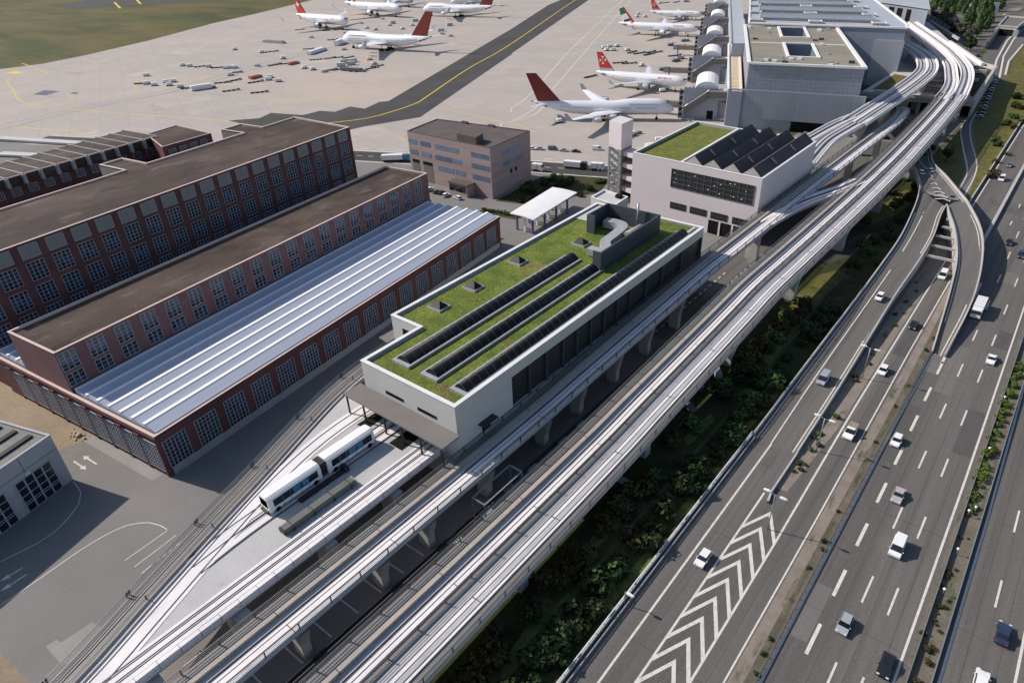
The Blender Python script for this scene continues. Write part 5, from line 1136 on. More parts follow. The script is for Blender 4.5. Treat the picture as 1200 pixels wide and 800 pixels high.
T.part('gore_marking', mk, 'paint'); T.part('lane_line', MB().ribbon([(-34.6, 270, 6.31), (-42, 286, 6.32), (-47.6, 302, 6.32)], -.15, .15, .012, .02), 'paint')
for x, y in ((-33.5, 262), (-41, 284), (-48, 305)): pier(T, x, y, 5.0, 5, 1.2)
for k, y in enumerate((207, 214, 221, 228, 234)): single('tie_beam', ('first','second','third','fourth','fifth')[k]+' pale concrete beam counted from the white van, spanning the sunken lane between the ramps', 'beam', MB().box(-23.2+.02*k, -14.8-1.5*k+(1.2 if k > 2 else 0), y-.28, y+.28, 3.4+.4*k, 4.0+.4*k), 'concrete', (-19, y, 0))
T = Thing('crash_barrier', 'grey barrier wall with a pale top rail between the planted strip and the slip road', 'barrier', (-31.5, 30, 0))
T.part('wall', MB().box(-31.75, -31.4, -120, 108, 0, .9).box(-31.0, -30.8, -120, 108, .05, .5), 'concrete')
T.part('top_rail', MB().box(-31.68, -31.54, -120, 108, 1.25, 1.36), 'hallcap')
pm_ = MB().box(-.04, .04, -.04, .04, -.1, .36).mesh('post', 'galv')
for k in range(50): T.inst('post', pm_, (-31.6, 8+2*k, .95))
T = Thing('guard_rail', 'low dark barrier between the soil verge and the main carriageway', 'barrier', (-10.8, 60, 0))
T.part('rail', MB().box(-10.84, -10.68, -120, 160, .35, .72), 'greyrail')
for k in range(70): T.part('post', MB().box(-10.79, -10.73, 20+2*k, 20.1+2*k, 0, .35), 'rail')
T = Thing('guard_rail', 'steel guard rail on the side of the central reserve nearer the three lanes', 'barrier', (4.9, 60, 0)); T.part('rail', MB().box(4.85, 4.95, -120, 500, .5, .8), 'galv')
T.part('rail', MB().box(4.98, 5.04, -120, 500, .1, .45), 'railing')
T = Thing('guard_rail', 'steel guard rail on the far side of the central reserve', 'barrier', (7.5, 60, 0)); T.part('rail', MB().box(7.4, 7.56, -120, 500, .5, .85), 'galv'); T.part('rail', MB().box(7.42, 7.54, -120, 500, .06, .45), 'railing')
T = Thing('guard_rail', 'steel guard rail along the outer edge of the opposite carriageway', 'barrier', (19.9, 60, 0)); T.part('rail', MB().box(19.8, 19.95, -120, 500, .45, .8), 'galv')
T = Thing('crash_barrier', 'concrete barrier between ramp foot and upper motorway lanes', 'barrier', (-12.2, 240, 0)); T.part('wall', MB().box(-12.5, -11.6, 231, 700, 0, 1.0).prism([(-12.5, 231), (-11.6, 231), (-10.6, 228), (-11.8, 227)], 0, .9), 'concrete')
T = Thing('crash_barrier', 'barrier wall along the dry embankment above the upper motorway lanes', 'barrier', (-21.6, 260, 0)); T.part('wall', MB().ribbon([(-21.4, 250, 0), (-21.8, 400, 0), (-24.4, 800, 0)], -.2, .2, .02, .9), 'concrete')
T = Thing('crash_barrier', 'pale kerb barrier along the left flank of the slip ramps verge', 'barrier', (-22.6, 100, 0)); T.part('wall', MB().box(-22.75, -22.45, 95, 108, .03, .7).prism([(-22.75, 95), (-22.45, 95), (-22.0, 92.5), (-22.4, 92.2)], .03, .68), 'concrete')
T = Thing('fence', 'long thin dark fence on the paving between the two viaducts', 'fence', (-61.2, 30, 0)); T.part('panel', MB().box(-61.24, -61.16, -40, 128, .1, 1.1), 'rail')
def lamp(x, y, h, label, arm=1.25, double=True, group=None):
    T = Thing('street_lamp', label, 'street lamp', (x, y, 0), group)
    T.part('pole', MB().tube([(x, y, 0), (x, y, h)], [.11, .07], 8), 'galv')
    for s in ((-1, 1) if double else (1,)):
        T.part('arm', MB().beam((x, y, h-.05), (x+s*arm*.95, y-.15*s, h+.1), .09, .09), 'galv')
        b = MB(); c_ = Vector((x+s*arm, y-.15*s, h+.12)); b.loft([[(c_.x+s*d, c_.y-w/2, c_.z-t), (c_.x+s*d, c_.y+w/2, c_.z-t), (c_.x+s*d, c_.y+w/2, c_.z+t), (c_.x+s*d, c_.y-w/2, c_.z+t)] for d, w, t in ((-.45, .3, .06), (-.1, .46, .13), (.5, .42, .10), (.75, .2, .05))], 0, False); T.part('lamp_head', b, 'lampwhite')
lamp(-20.1, 140.6, 8, 'double headed street lamp in the verge beside the sunken lane, furthest of the three')
lamp(-20.0, 111.0, 8, 'double headed street lamp in the verge level with the white pickup')
lamp(-19.9, 86.6, 8, 'double headed street lamp at the tip of the painted chevrons')
x, y, z = g(740, 697, 8.5); x, y, z = g(740, 697, 3.2); lamp(-31.2, y, 3.2, 'short single headed lamp on the barrier beside the planted strip', .8, False)
for k, q in enumerate(((1178, 465), (1160, 525), (1136, 598), (1144, 594), (1123, 643), (1107, 690))):
    x, y, z = g(*q, 1.4); T = Thing('marker_post', 'small white topped post in the central reserve', 'post', (x, y, 0), 'white topped posts in the central reserve')
    T.part('pole', MB().tube([(x, y, 0), (x, y, 1.3)], .05, 6), 'galv'); T.part('head', MB().ico((x, y, 1.45), .26, 1), 'lampwhite')
T = Thing('gantry_frame', 'open pale steel frame standing between the two viaducts', 'frame', (-58.8, 62, 0))
fx = MB(); x0, x1, y0, y1, zt = -60.4, -57.6, 57.6, 67.6, 6.2
for a in (x0, x1):
    for b in (y0, y1): fx.beam((a, b, 0), (a, b, zt), .25, .25)
for z in (zt, ): 
    for a in (x0, x1): fx.beam((a, y0, z), (a, y1, z), .25, .25)
    for b in (y0, y1): fx.beam((x0, b, z), (x1, b, z), .25, .25)
T.part('frame', fx, 'galv')
# ================================================================ AIRCRAFT
def text_mesh(name, body, size, m):
    cu = bpy.data.curves.new(name, 'FONT'); cu.body = body; cu.size = size; cu.align_x = 'CENTER'; cu.extrude = .01
    o = bpy.data.objects.new(name, cu); COL.objects.link(o); dg = bpy.context.evaluated_depsgraph_get(); dg.update()
    me = bpy.data.meshes.new_from_object(o.evaluated_get(dg)); bpy.data.objects.remove(o); me.materials.clear(); me.materials.append(M[m]); return me
def aircraft(nose_px, tail_px, kind, label, fin='finred', body='planewhite', word=None, wordm='gold', mark=None, side=-1, k_size=None):
    """local frame: nose towards +x, length L; nose and tail heights follow the type"""
    zn, zt = {'jumbo': (.078, .125), 'twin': (.100, .142), 'wide': (.088, .125)}[kind]
    L = 60
    for _ in range(40):
        a, b = Vector(g(*nose_px, zn*L)), Vector(g(*tail_px, zt*L)); d = Vector((a.x-b.x, a.y-b.y)); L = .5*L+.5*d.length
    hd = math.atan2(d.y, d.x); base = (b.x+d.x*.5, b.y+d.y*.5, 0)
    T = Thing('airliner', label, 'airliner', (0, 0, 0)); T.root.location = base; T.root.rotation_euler = (0, 0, hd)
    r = {'jumbo': .046, 'twin': .0525, 'wide': .0445}[kind]*L; zc = zn*L+.004*L; X = lambda t: (.5-t)*L     # t = 0 nose .. 1 tail
    if kind == 'jumbo': prof = [(0, .04, -.30), (.008, .26, -.27), (.03, .58, -.16), (.065, .86, -.04), (.11, 1, 0), (.62, 1, 0), (.72, .92, .10), (.82, .70, .34), (.91, .42, .62), (.97, .2, .86), (1, .07, .98)]
    else: prof = [(0, .05, -.22), (.008, .28, -.2), (.03, .62, -.12), (.065, .88, -.04), (.11, 1, 0), (.64, 1, 0), (.74, .92, .10), (.84, .68, .32), (.92, .42, .56), (.97, .22, .72), (1, .10, .80)]
    N = 24
    def ring(t, k, dz, squash=1.0):
        hump = 0
        if kind == 'jumbo': hump = max(0, min(1, (t-.02)/.07))*max(0, min(1, (.42-t)/.14))
        out = []
        for q in range(N):
            a = 2*math.pi*q/N; y = math.cos(a)*r*k; z = math.sin(a)*r*k
            if z > 0 and kind == 'jumbo': z *= 1+.34*hump; y *= 1-.10*hump*math.sin(a)
            out.append((X(t), y, zc+z+dz*r*.9))
        return out
    tt = [p[0] for p in prof]; ks = []
    def interp(t):
        for p, q in zip(prof, prof[1:]):
            if p[0] <= t <= q[0]:
                u = (t-p[0])/(q[0]-p[0]); u2 = u
                return p[1]+(q[1]-p[1])*u2, p[2]+(q[2]-p[2])*u2
        return prof[-1][1:]
    ts = sorted(set(tt+[.045, .09, .16, .2, .24, .28, .32, .36, .40, .44, .5, .56, .67, .77, .87, .94]))
    fu = T.part('fuselage', MB().loft([ring(t, *interp(t)) for t in ts], 0, True), body)
    # wings
    def wing(root_x, root_c, tip_x, tip_c, y0, y1, z0, z1, th):
        w = MB()
        for s in (1,):
            pass
        return lambda s: MB().loft([[(root_x, s*y0, z0), (root_x-root_c*.35, s*y0, z0+th), (root_x-root_c, s*y0, z0), (root_x-root_c*.4, s*y0, z0-th*.5)],
                                    [((root_x*.62+tip_x*.38), s*(y0+(y1-y0)*.38), z0*.62+z1*.38), ((root_x*.62+tip_x*.38)-root_c*.21, s*(y0+(y1-y0)*.38), z0*.62+z1*.38+th*.6), ((root_x*.62+tip_x*.38)-root_c*.62, s*(y0+(y1-y0)*.38), z0*.62+z1*.38), ((root_x*.62+tip_x*.38)-root_c*.25, s*(y0+(y1-y0)*.38), z0*.62+z1*.38-th*.3)],
                                    [(tip_x, s*y1, z1), (tip_x-tip_c*.35, s*y1, z1+th*.2), (tip_x-tip_c, s*y1, z1), (tip_x-tip_c*.4, s*y1, z1-th*.12)]], 0, False)
    half = {'jumbo': .455, 'twin': .46, 'wide': .44}[kind]*L; zw = zc-.45*r
    wx = X(.34); W = wing(wx, .20*L if kind == 'jumbo' else .185*L, wx-half*.66 if kind == 'jumbo' else wx-half*.5, .05*L, r*.6, half, zw, zw+.045*L, .012*L)
    for s in (1, -1):
        wg = T.part('wing', W(s), 'planewing' if kind != 'jumbo' else 'planewhite')
        tx = wx-half*.66 if kind == 'jumbo' else wx-half*.5
        T.part('winglet', MB().loft([[(tx-.006*L, s*half, zw+.045*L), (tx-.05*L, s*half, zw+.045*L), (tx-.05*L, s*half*1.003, zw+.047*L)], [(tx-.045*L, s*half*1.02, zw+.088*L), (tx-.066*L, s*half*1.02, zw+.088*L), (tx-.066*L, s*half*1.024, zw+.088*L)]], 0, False), 'planegrey' if kind == 'jumbo' else 'planewing', wg)
        es = ((.36, .0), (.66, .0)) if kind == 'jumbo' else ((.34, 0),)
        er = {'jumbo': .0185, 'twin': .031, 'wide': .027}[kind]*L
        for e, _ in es:
            y = s*half*e; x = wx-(half*.66 if kind == 'jumbo' else half*.5)*e+.035*L; z = zw+.045*L*e-er*1.15
            el = er*3.4; rg = [[(x+o*el, y+math.cos(q*.5236)*er*k, z+math.sin(q*.5236)*er*k) for q in range(12)] for o, k in ((.5, .86), (.42, 1), (0, 1.0), (-.32, .72), (-.5, .42))]
            en = T.part('engine', MB().loft(rg, 0, True), 'planewing' if kind == 'jumbo' else ('planewhite' if kind == 'wide' else 'planegrey'))
            T.part('intake', MB().loft([[(x+.502*el, y+math.cos(q*.5236)*er*.74, z+math.sin(q*.5236)*er*.74) for q in range(12)], [(x+.505*el, y+math.cos(q*.5236)*er*.2, z+math.sin(q*.5236)*er*.2) for q in range(12)]], 0, False), 'black', en)
            T.part('pylon', MB().box(x-.3*el, x+.25*el, y-.06*er, y+.06*er, z+er*.8, zw+.045*L*e+.002*L), 'planewing', en)
        ty = .155*L; Wt = wing(X(.87), .085*L, X(.965), .03*L, r*.25, ty, zc+.55*r, zc+.8*r, .006*L); T.part('tailplane', Wt(s), 'planewing')
    fh = {'jumbo': .190, 'twin': .182, 'wide': .160}[kind]*L; z0 = zc+.9*r; b0, b1, c0, c1 = X(.79), X(.955), X(.965 if kind == 'jumbo' else .94), X(1.035 if kind == 'jumbo' else 1.0)
    fth = .006*L; fo = [(b0, z0), (c0, z0+fh), (c1, z0+fh), (b1, z0)]
    def finslab(poly, th): return MB().loft([[(x, -th, z) for x, z in poly], [(x, th, z) for x, z in poly]], 0, False)
    fn = T.part('fin', finslab(fo, fth), fin)
    L_ = lambda p, q, t: (p[0]+(q[0]-p[0])*t, p[1]+(q[1]-p[1])*t)
    if mark == 'cross8':        # white eight pointed cross, grey foot
        lo = [fo[0], L_(fo[0], fo[1], .16), L_(fo[3], fo[2], .16), fo[3]]; T.part('fin_band', finslab(lo, fth*1.15), 'planegrey', fn)
        cx, cz = (b0+b1+c0+c1)/4-.004*L, z0+fh*.58; a_ = MB()
        for q in range(4):
            an = q*math.pi/2+.12
            for s in (-1, 1): 
                pts = [(cx, cz), (cx+math.cos(an+.10*s)*.036*L*.45, cz+math.sin(an+.1*s)*.036*L*.45), (cx+math.cos(an+.40*s)*.046*L, cz+math.sin(an+.40*s)*.046*L), (cx+math.cos(an)*.034*L, cz+math.sin(an)*.034*L)]
                for yy in (-1, 1): a_.face([(x, yy*fth*1.25, z) for x, z in pts])
        T.part('fin_emblem', a_, 'white', fn)
    if mark == 'plus':          # plain white cross
        cx, cz, u = (b0+b1+c0+c1)/4-.004*L, z0+fh*.55, .030*L; a_ = MB()
        for yy in (-1, 1):
            for (w1, h1) in ((1, .32), (.32, 1)): a_.box(cx-u*w1, cx+u*w1, yy*fth*1.2-.01*(h1 > .5), yy*fth*1.2+.012+.01*(h1 > .5), cz-u*h1, cz+u*h1)
        T.part('fin_emblem', a_, 'white', fn)
    if mark == 'flag':          # red leading band, green, white, black sweeps
        for (t0, t1, u0, u1, mm) in ((-.01, 1.0, .0, .20, 'red'), (.52, 1.01, .20, 1.01, 'green'), (.24, .52, .20, 1.005, 'white'), (.02, .26, .20, .8, 'black')):
            pA = lambda u, t: L_(L_(fo[0], fo[3], u), L_(fo[1], fo[2], u), t)
            T.part('fin_stripe', finslab([pA(u0, t0+(.0 if mm == 'red' else .10)), pA(u0, t1), pA(u1, t1-(.0 if mm == 'red' else .12)), pA(u1, max(0, t0-.06))], fth*(1.2 if mm == 'red' else 1.12)), mm, fn)
        rb = [(X(.865), 1.5), (X(.83), 1.5), (X(.80), 1.5)]
        T.part('fuselage_stripe', MB().loft([[(x+.012*L*(1-math.sin(an)), math.cos(an)*r*k*1.012, zc+dz*r*.9+math.sin(an)*r*k*1.012) for an in [math.pi*(q/12)*1.25-.4 for q in range(13)]] for x, k, dz in ((X(.80), *interp(.80)), (X(.84), *interp(.84)))], 0, True, caps=False, closed=False), 'red', fu)
    # tail cone panel, windows, doors, cockpit
    wn = MB(); 
    for s in (-1, 1):
        for k in range(44):
            t = .13+.66*k/44
            if k in (9, 10, 24, 25, 38): continue
            kk, dz = interp(t); y = s*r*kk*1.004*math.cos(.12); z = zc+dz*r*.9+r*kk*math.sin(.12)
            wn.box(X(t)-.0032*L, X(t)+.0032*L, min(y, y-s*.02*r), max(y, y-s*.02*r)+.0001, z-.045*r, z+.045*r)
        if kind == 'jumbo':
            for k in range(14):
                t = .12+.20*k/14; y = s*r*.905; z = zc+r*.68; wn.box(X(t)-.003*L, X(t)+.003*L, min(y, y-s*.1*r), max(y, y-s*.1*r), z-.04*r, z+.04*r)
    T.part('cabin_windows', wn, 'glassdark', fu)
    dr = MB()
    for s in (-1, 1):
        for t in (.12, .33, .56, .78):
            kk, dz = interp(t)
            for o in (-.008, .008): y = s*r*kk*1.002; dr.box(X(t)+o*L-.0006*L, X(t)+o*L+.0006*L, min(y, y-s*.05*r), max(y, y-s*.05*r), zc+dz*r*.9-.28*r, zc+dz*r*.9+.25*r)
    T.part('door_outline', dr, 'planegrey', fu)
    cw = MB(); kz = (zc+r*(.92 if kind == 'jumbo' else .42)); cxx = X(.055 if kind == 'jumbo' else .033)
    ck, cdz = interp(.055 if kind == 'jumbo' else .033); rad = r*ck*(.80 if kind == 'jumbo' else .90)
    for q in range(-2, 3):
        an = q*.42; cw.box(cxx+.012*L*math.cos(an)-.004*L, cxx+.012*L*math.cos(an)+.004*L, math.sin(an)*rad*.9-.10*r, math.sin(an)*rad*.9+.10*r, kz-.10*r, kz+.09*r)
    T.part('cockpit_glass', cw, 'glassdark', fu)
    gr = MB()
    T.part('apu_exhaust', MB().loft([[(X(.985), math.cos(q*.785)*.12*r, zc+(.80 if kind != 'jumbo' else .98)*r*.9+math.sin(q*.785)*.12*r) for q in range(8)], [(X(1.004), math.cos(q*.785)*.08*r, zc+(.80 if kind != 'jumbo' else .98)*r*.9+math.sin(q*.785)*.08*r) for q in range(8)]], 0, True), 'black', fu)
    if kind == 'jumbo' or body == 'planewhite':
        tp = [[p for q_, p in enumerate(ring(t, interp(t)[0]*1.012, interp(t)[1])) if N//2+1 <= q_ <= N-1] for t in (.885, .92, .955, .985)]
        T.part('tail_underside', MB().loft(tp, 0, True, caps=False, closed=False), 'black', fu)
        be = [[p for q_, p in enumerate(ring(t, interp(t)[0]*1.004, interp(t)[1])) if N*5//8 <= q_ <= N*7//8] for t in (.08, .2, .4, .6, .7, .8)]
        T.part('belly', MB().loft(be, 0, True, caps=False, closed=False), 'planegrey', fu)
    wr = .0095*L
    for (t, ys) in ((.115, (0,)), (.49, (-.055*L, .055*L)), (.535, (-.03*L, .03*L)) if kind == 'jumbo' else (.50, (-.05*L, .05*L))):
        for y in ys:
            b = MB(); b.tube([(X(t), y, wr), (X(t), y*.8, zc-.6*r)], .0035*L, 6)
            gp = T.part('landing_gear', b, 'galv')
            for o in (-1, 1):
                for lx in ((0,) if kind != 'jumbo' or y == 0 else (-.011*L, .011*L)): T.part('wheel', MB().loft([[(X(t)+lx+math.cos(q*.6283)*wr, y+o*.006*L+dd, wr+math.sin(q*.6283)*wr) for q in range(10)] for dd in (-.0025*L, .0025*L)], 0, True), 'tyre', gp)
    if word:
        me = text_mesh('lettering', word, .030*L if kind != 'wide' else .038*L, wordm)
        o = bpy.data.objects.new('lettering', me); COL.objects.link(o); o.parent = fu
        t = .22; o.location = (X(t), side*r*.955, zc+r*.34); o.rotation_euler = (R(90-17*1), 0, R(0) if side < 0 else R(180))
    return T
aircraft((790, 127), (623, 118.5), 'jumbo', 'white jumbo jet with plain dark red fin parked closest to the pale stair tower')
aircraft((805, 96.5), (699, 83.5), 'twin', 'white twin jet with white cross and grey foot on its red fin', fin='red', mark='cross8', word='AIR MALTA', wordm='red')
aircraft((818, 34), (725, 26.5), 'wide', 'white twin jet with green, black and red striped fin parked nose in at the terminal', fin='white', mark='flag', word='Emirates', wordm='gold')
aircraft((823, 17.2), (762, 13.2), 'twin', 'white twin jet with a red fin, furthest along the terminal gates', fin='red', mark='cross8', word='AIR MALTA', wordm='red')
aircraft((401.5, 45), (505.5, 43), 'jumbo', 'white jumbo jet with a plain dark red fin on the open apron amid scattered carts')
aircraft((496, 10.5), (580, 6.5), 'jumbo', 'white jumbo jet with a dark red fin cut by the top of the picture', side=1)
aircraft((407.5, 25), (347, 16.5), 'twin', 'white twin jet with plain white cross on its red fin near the airfield grass', fin='red', mark='plus', word='swiss', wordm='red')
aircraft((471, 10.5), (404, 2.5), 'wide', 'white twin jet with striped tail, behind the jet with the plain white cross', fin='white', mark='flag', word='Emirates', wordm='gold')
aircraft((484, 1), (437, -6), 'wide', 'grey jet behind the white twin jet with striped tail on the open apron', fin='planegrey', body='planegrey')
aircraft((528, 2.2), (582, -2), 'twin', 'white jet mostly hidden behind the jumbo jet at the picture top', fin='red', side=1)

# ================================================================ CARS
def car(px, kind, paint, label, z=.05, hd=math.pi, group=None, size=1.0, dark='glassdark', xy=None, cat=None):
    p = xy or g(*px, z+.7)
    name = {'truck': 'lorry', 'van': 'van', 'pickup': 'pickup', 'bus': 'bus'}.get(kind, 'car')
    T = Thing(name, label, cat or name, (0, 0, 0), group); T.root.location = (p[0], p[1], z); T.root.rotation_euler = (0, 0, hd); T.root.scale = (size*.9, size*.9 if kind != 'van' else size*.84, size*.9)
    dims = {'sedan': (4.6, 1.82, .86, 1.44), 'hatch': (4.1, 1.78, .88, 1.5), 'suv': (4.7, 1.9, 1.0, 1.72), 'van': (5.2, 2.0, 1.15, 2.1), 'pickup': (5.4, 2.05, 1.0, 1.95), 'truck': (9.5, 2.5, 1.2, 2.9), 'bus': (16, 2.6, 1.0, 3.3)}[kind]
    Lh, W, zb, zt = dims[0]/2, dims[1]/2, dims[2], dims[3]
    # y forward
    if kind in ('truck', 'bus'):
        if kind == 'truck':
            T.part('cab', MB().prism([(-W, Lh-2.1), (W, Lh-2.1), (W, Lh), (-W, Lh)], .5, zt-.1, top=[(-W+.08, Lh-2.1), (W-.08, Lh-2.1), (W-.08, Lh-.35), (-W+.08, Lh-.35)]), paint)
            T.part('cargo_box', MB().box(-W, W, -Lh, Lh-2.25, .85, zt+.1), 'whiteclean'); T.part('chassis', MB().box(-W*.8, W*.8, -Lh, Lh-.3, .45, .84), 'black')
            T.part('windscreen', MB().prism([(-W+.1, Lh-.2), (W-.1, Lh-.2), (W-.1, Lh-.02), (-W+.1, Lh-.02)], 1.6, 2.5, top=[(-W+.15, Lh-.3), (W-.15, Lh-.3), (W-.15, Lh-.22), (-W+.15, Lh-.22)]), dark)
            for k in range(5): T.part('load_strap', MB().box(-W-.01, W+.01, -Lh+1+1.4*k, -Lh+1.12+1.4*k, zt+.1, zt+.14), 'rail')
        else:
            T.part('body', MB().box(-W, W, -Lh, Lh, .4, zt), paint); T.part('window_band', MB().box(-W-.01, W+.01, -Lh+.4, Lh-.2, 1.5, 2.6), dark)
    else:
        b = MB()
        prof = {'sedan': [(-Lh, .34), (-Lh, .78), (-Lh+.2, zb), (-Lh+.95, zb+.05), (Lh-1.5, zb+.03), (Lh-.35, zb-.14), (Lh, .62), (Lh, .34)],
                'van': [(-Lh, .34), (-Lh, zb), (Lh-1.0, zb), (Lh-.25, zb-.16), (Lh, .7), (Lh, .34)]}.get(kind if kind == 'van' else 'sedan')
        if kind in ('hatch', 'suv', 'pickup'): prof = [(-Lh, .36), (-Lh, zb), (Lh-1.2, zb+.02), (Lh-.25, zb-.14), (Lh, .66), (Lh, .36)]
        b.loft([[(x*W, y, z) for y, z in prof] for x in (-1, 1)], 0, False)
        bo = T.part('body', b, paint)
        f0, f1, r0, r1 = {'sedan': (Lh-1.45, Lh-2.15, -Lh+.75, -Lh+1.45), 'hatch': (Lh-1.15, Lh-1.8, -Lh+.05, -Lh+.5), 'suv': (Lh-1.3, Lh-2.0, -Lh+.05, -Lh+.4), 'van': (Lh-.75, Lh-1.5, -Lh+.02, -Lh+.15), 'pickup': (Lh-1.4, Lh-2.0, -.1, .1)}[kind]
        T.part('cabin_glass', MB().prism([(-W+.06, r0), (W-.06, r0), (W-.06, f0), (-W+.06, f0)], zb-.01, zt-.05, top=[(-W+.24, r1), (W-.24, r1), (W-.24, f1), (-W+.24, f1)]), dark)
        T.part('roof_panel', MB().prism([(-W+.2, r1-.08), (W-.2, r1-.08), (W-.2, f1+.1), (-W+.2, f1+.1)], zt-.06, zt), paint)
        if kind == 'van': T.part('side_panel', MB().prism([(-W+.04, r0), (W-.04, r0), (W-.04, f1-.5), (-W+.04, f1-.5)], zb+.002, zt-.06, top=[(-W+.2, r1-.05), (W-.2, r1-.05), (W-.2, f1-.6), (-W+.2, f1-.6)]), paint)
        if kind == 'pickup': T.part('load', MB().box(-W+.12, W-.12, -Lh+.1, -.25, zb+.0, zb+.55), 'sand')
        for s in (-1, 1):
            T.part('headlight', MB().box(s*W*.72-.2, s*W*.72+.2, Lh-.16, Lh+.015, .62, .78), 'headlight'); T.part('tail_light', MB().box(s*W*.78-.16, s*W*.78+.16, -Lh-.015, -Lh+.1, .68, .84), 'taillight')
            T.part('mirror', MB().box(s*(W+.09)-.09, s*(W+.09)+.09, f0-.35, f0-.2, zb-.02, zb+.13), paint)
    wy = (Lh-.85, -Lh+.9) if kind not in ('truck', 'bus') else (Lh-1.3, -Lh+1.4, -Lh+2.6)
    wr = .33 if kind not in ('truck', 'bus') else .48
    for y in wy:
        for s in (-1, 1): T.part('wheel', MB().loft([[(s*(W-d), y+math.cos(a*.6283)*wr, wr+math.sin(a*.6283)*wr) for a in range(10)] for d in (.22, -.01)], 0, True), 'tyre')
    return T
M['silver'] = mat('silver_paint', (.50, .51, .55), (.46, .47, .51), .4, rough=.3, metal=.4); M['blackpaint'] = mat('black_paint', (.016, .017, .02), (.022, .023, .027), .4, rough=.2); M['bluepaint'] = mat('dark_blue_paint', (.03, .045, .09), (.025, .038, .075), .4, rough=.25); M['greypaint'] = mat('grey_paint', (.16, .165, .175), (.14, .145, .155), .4, rough=.3); M['redpaint'] = mat('red_paint', (.22, .03, .03), (.19, .025, .025), .4, rough=.3); M['pinkpaint'] = mat('warm_silver_paint', (.55, .49, .49), (.5, .45, .45), .4, rough=.3, metal=.3)
car((824, 653), 'hatch', 'white', 'white hatchback driving alone beside the painted chevrons')
car((965, 443), 'van', 'silver', 'silver van driving down the slip ramp', 0.75)
car((1031, 347), 'hatch', 'white', 'small white car driving high up on the slip ramp', 2.3)
car((997, 505), 'pickup', 'white', 'white pickup with a sandy load on the lane beside the soil verge')
car((1071, 380), 'sedan', 'blackpaint', 'black saloon in the lane just outside the long ramp shadow')
car((1035, 433), 'hatch', 'white', 'white car with a big dark windscreen between the black saloon and the white pickup', dark='void')
car((1105, 322), 'van', 'white', 'white van coming out from under the pale concrete beams')
car((1146, 363), 'truck', 'white', 'long white lorry on the main carriageway near the slip ramp')
car((1162, 420), 'sedan', 'white', 'white saloon in the lane beside the green hedge of the central reserve')
car((1051, 515), 'hatch', 'white', 'white car straddling the thick lane dashes')
car((1053, 579), 'sedan', 'pinkpaint', 'warm silver saloon in the middle of the three lanes')
car((1052, 640), 'van', 'white', 'white van in the middle of the three lanes just behind the warm silver saloon')
car((990, 730), 'hatch', 'silver', 'silver hatchback with a dark open roof in the lane of the thick dashes', dark='void')
car((1039, 778), 'sedan', 'blackpaint', 'black saloon in the lane next to the central reserve, nearest to the viewer')
car((1183, 283), 'sedan', 'blackpaint', 'black car beside the dark bridge shadow on the far main carriageway')
car((1197, 298), 'suv', 'bluepaint', 'dark blue car at the picture edge on the far main carriageway')
car((1176, 741), 'sedan', 'bluepaint', 'dark blue saloon on the opposite carriageway', hd=0)
car((1150, 797), 'hatch', 'white', 'white car cut by the picture bottom on the opposite carriageway', hd=0)
car((1174, 209), 'van', 'white', 'white van on the upper lanes beyond the motorway ramps')
car((1183, 193), 'sedan', 'greypaint', 'grey car behind the white van on the upper lanes')
for q, k, c, l in (((1082, 179), 'sedan', 'bluepaint', 'blue grey car half under the viaduct on the road bridge'), ((1079, 201), 'hatch', 'white', 'white car on the road bridge'), ((1090, 199), 'sedan', 'silver', 'silver car beside the white one on the road bridge'), ((1116, 231), 'sedan', 'greypaint', 'grey car on the curving slip ramp by the gore marking')):
    car(q, k, c, l, 6.15, R(35) if q[0] < 1100 else R(15)+math.pi)
for k, (q, c) in enumerate((((503.8, 221.2), 'white'), ((511.2, 223.8), 'greypaint'), ((517.5, 225), 'blackpaint'), ((522.5, 228), 'white'), ((536.2, 231.2), 'white'))):
    car(q, 'hatch', c, ['white car parked first in the row before the office', 'grey car parked between two others before the office', 'black car parked before the office', 'white car parked beside the black one before the office', 'white car parked alone by the office entrance'][k], hd=R(8) if k < 4 else R(80), group='cars parked before the office')
cn_ = ('white', 'silver', 'greypaint', 'silver', 'blackpaint', 'white')
for k, q in enumerate(((624, 173.5), (633, 173.8), (648, 174), (661, 175.5), (675, 176.5), (700, 174))):
    car(q, 'van' if k in (2, 5) else 'sedan', cn_[k], ['white car at the end of the apron edge row beside the office', 'silver car second in the apron edge row', 'pale grey van in the apron edge row', 'silver car fourth in the apron edge row', 'black car in the apron edge row', 'white van in the apron edge row beside the stair tower'][k], hd=R(-68))
def trailer(px0, px1, paint, label, cab='blackpaint', z=0):
    a, b = Vector(g(*px0, 1.6)), Vector(g(*px1, 1.6)); d = b-a; L = d.length; T = Thing('lorry', label, 'lorry', (0, 0, 0)); c = (a+b)/2
    T.root.location = (c.x, c.y, 0); T.root.rotation_euler = (0, 0, math.atan2(d.y, d.x)); h = L/2
    T.part('trailer_box', MB().box(-h, h-2.7, -1.25, 1.25, 1.0, 3.1), paint); T.part('cab', MB().prism([(h-2.4, -1.2), (h, -1.2), (h, 1.2), (h-2.4, 1.2)], .5, 3.1, top=[(h-2.4, -1.15), (h-.3, -1.15), (h-.3, 1.15), (h-2.4, 1.15)]), cab); T.part('chassis', MB().box(-h+.3, h-.4, -.9, .9, .5, .98), 'black')
    T.part('windscreen', MB().box(h-.12, h+.02, -1.0, 1.0, 1.7, 2.6), 'glassdark')
    for x in (h-1.2, h-3.4, -h+1.2, -h+2.4):
        for s in (-1, 1): T.part('wheel', MB().loft([[(x+.5*math.cos(q*.6283), s*1.22-dd*s, .5+.5*math.sin(q*.6283)) for q in range(10)] for dd in (.3, 0)], 0, True), 'tyre')
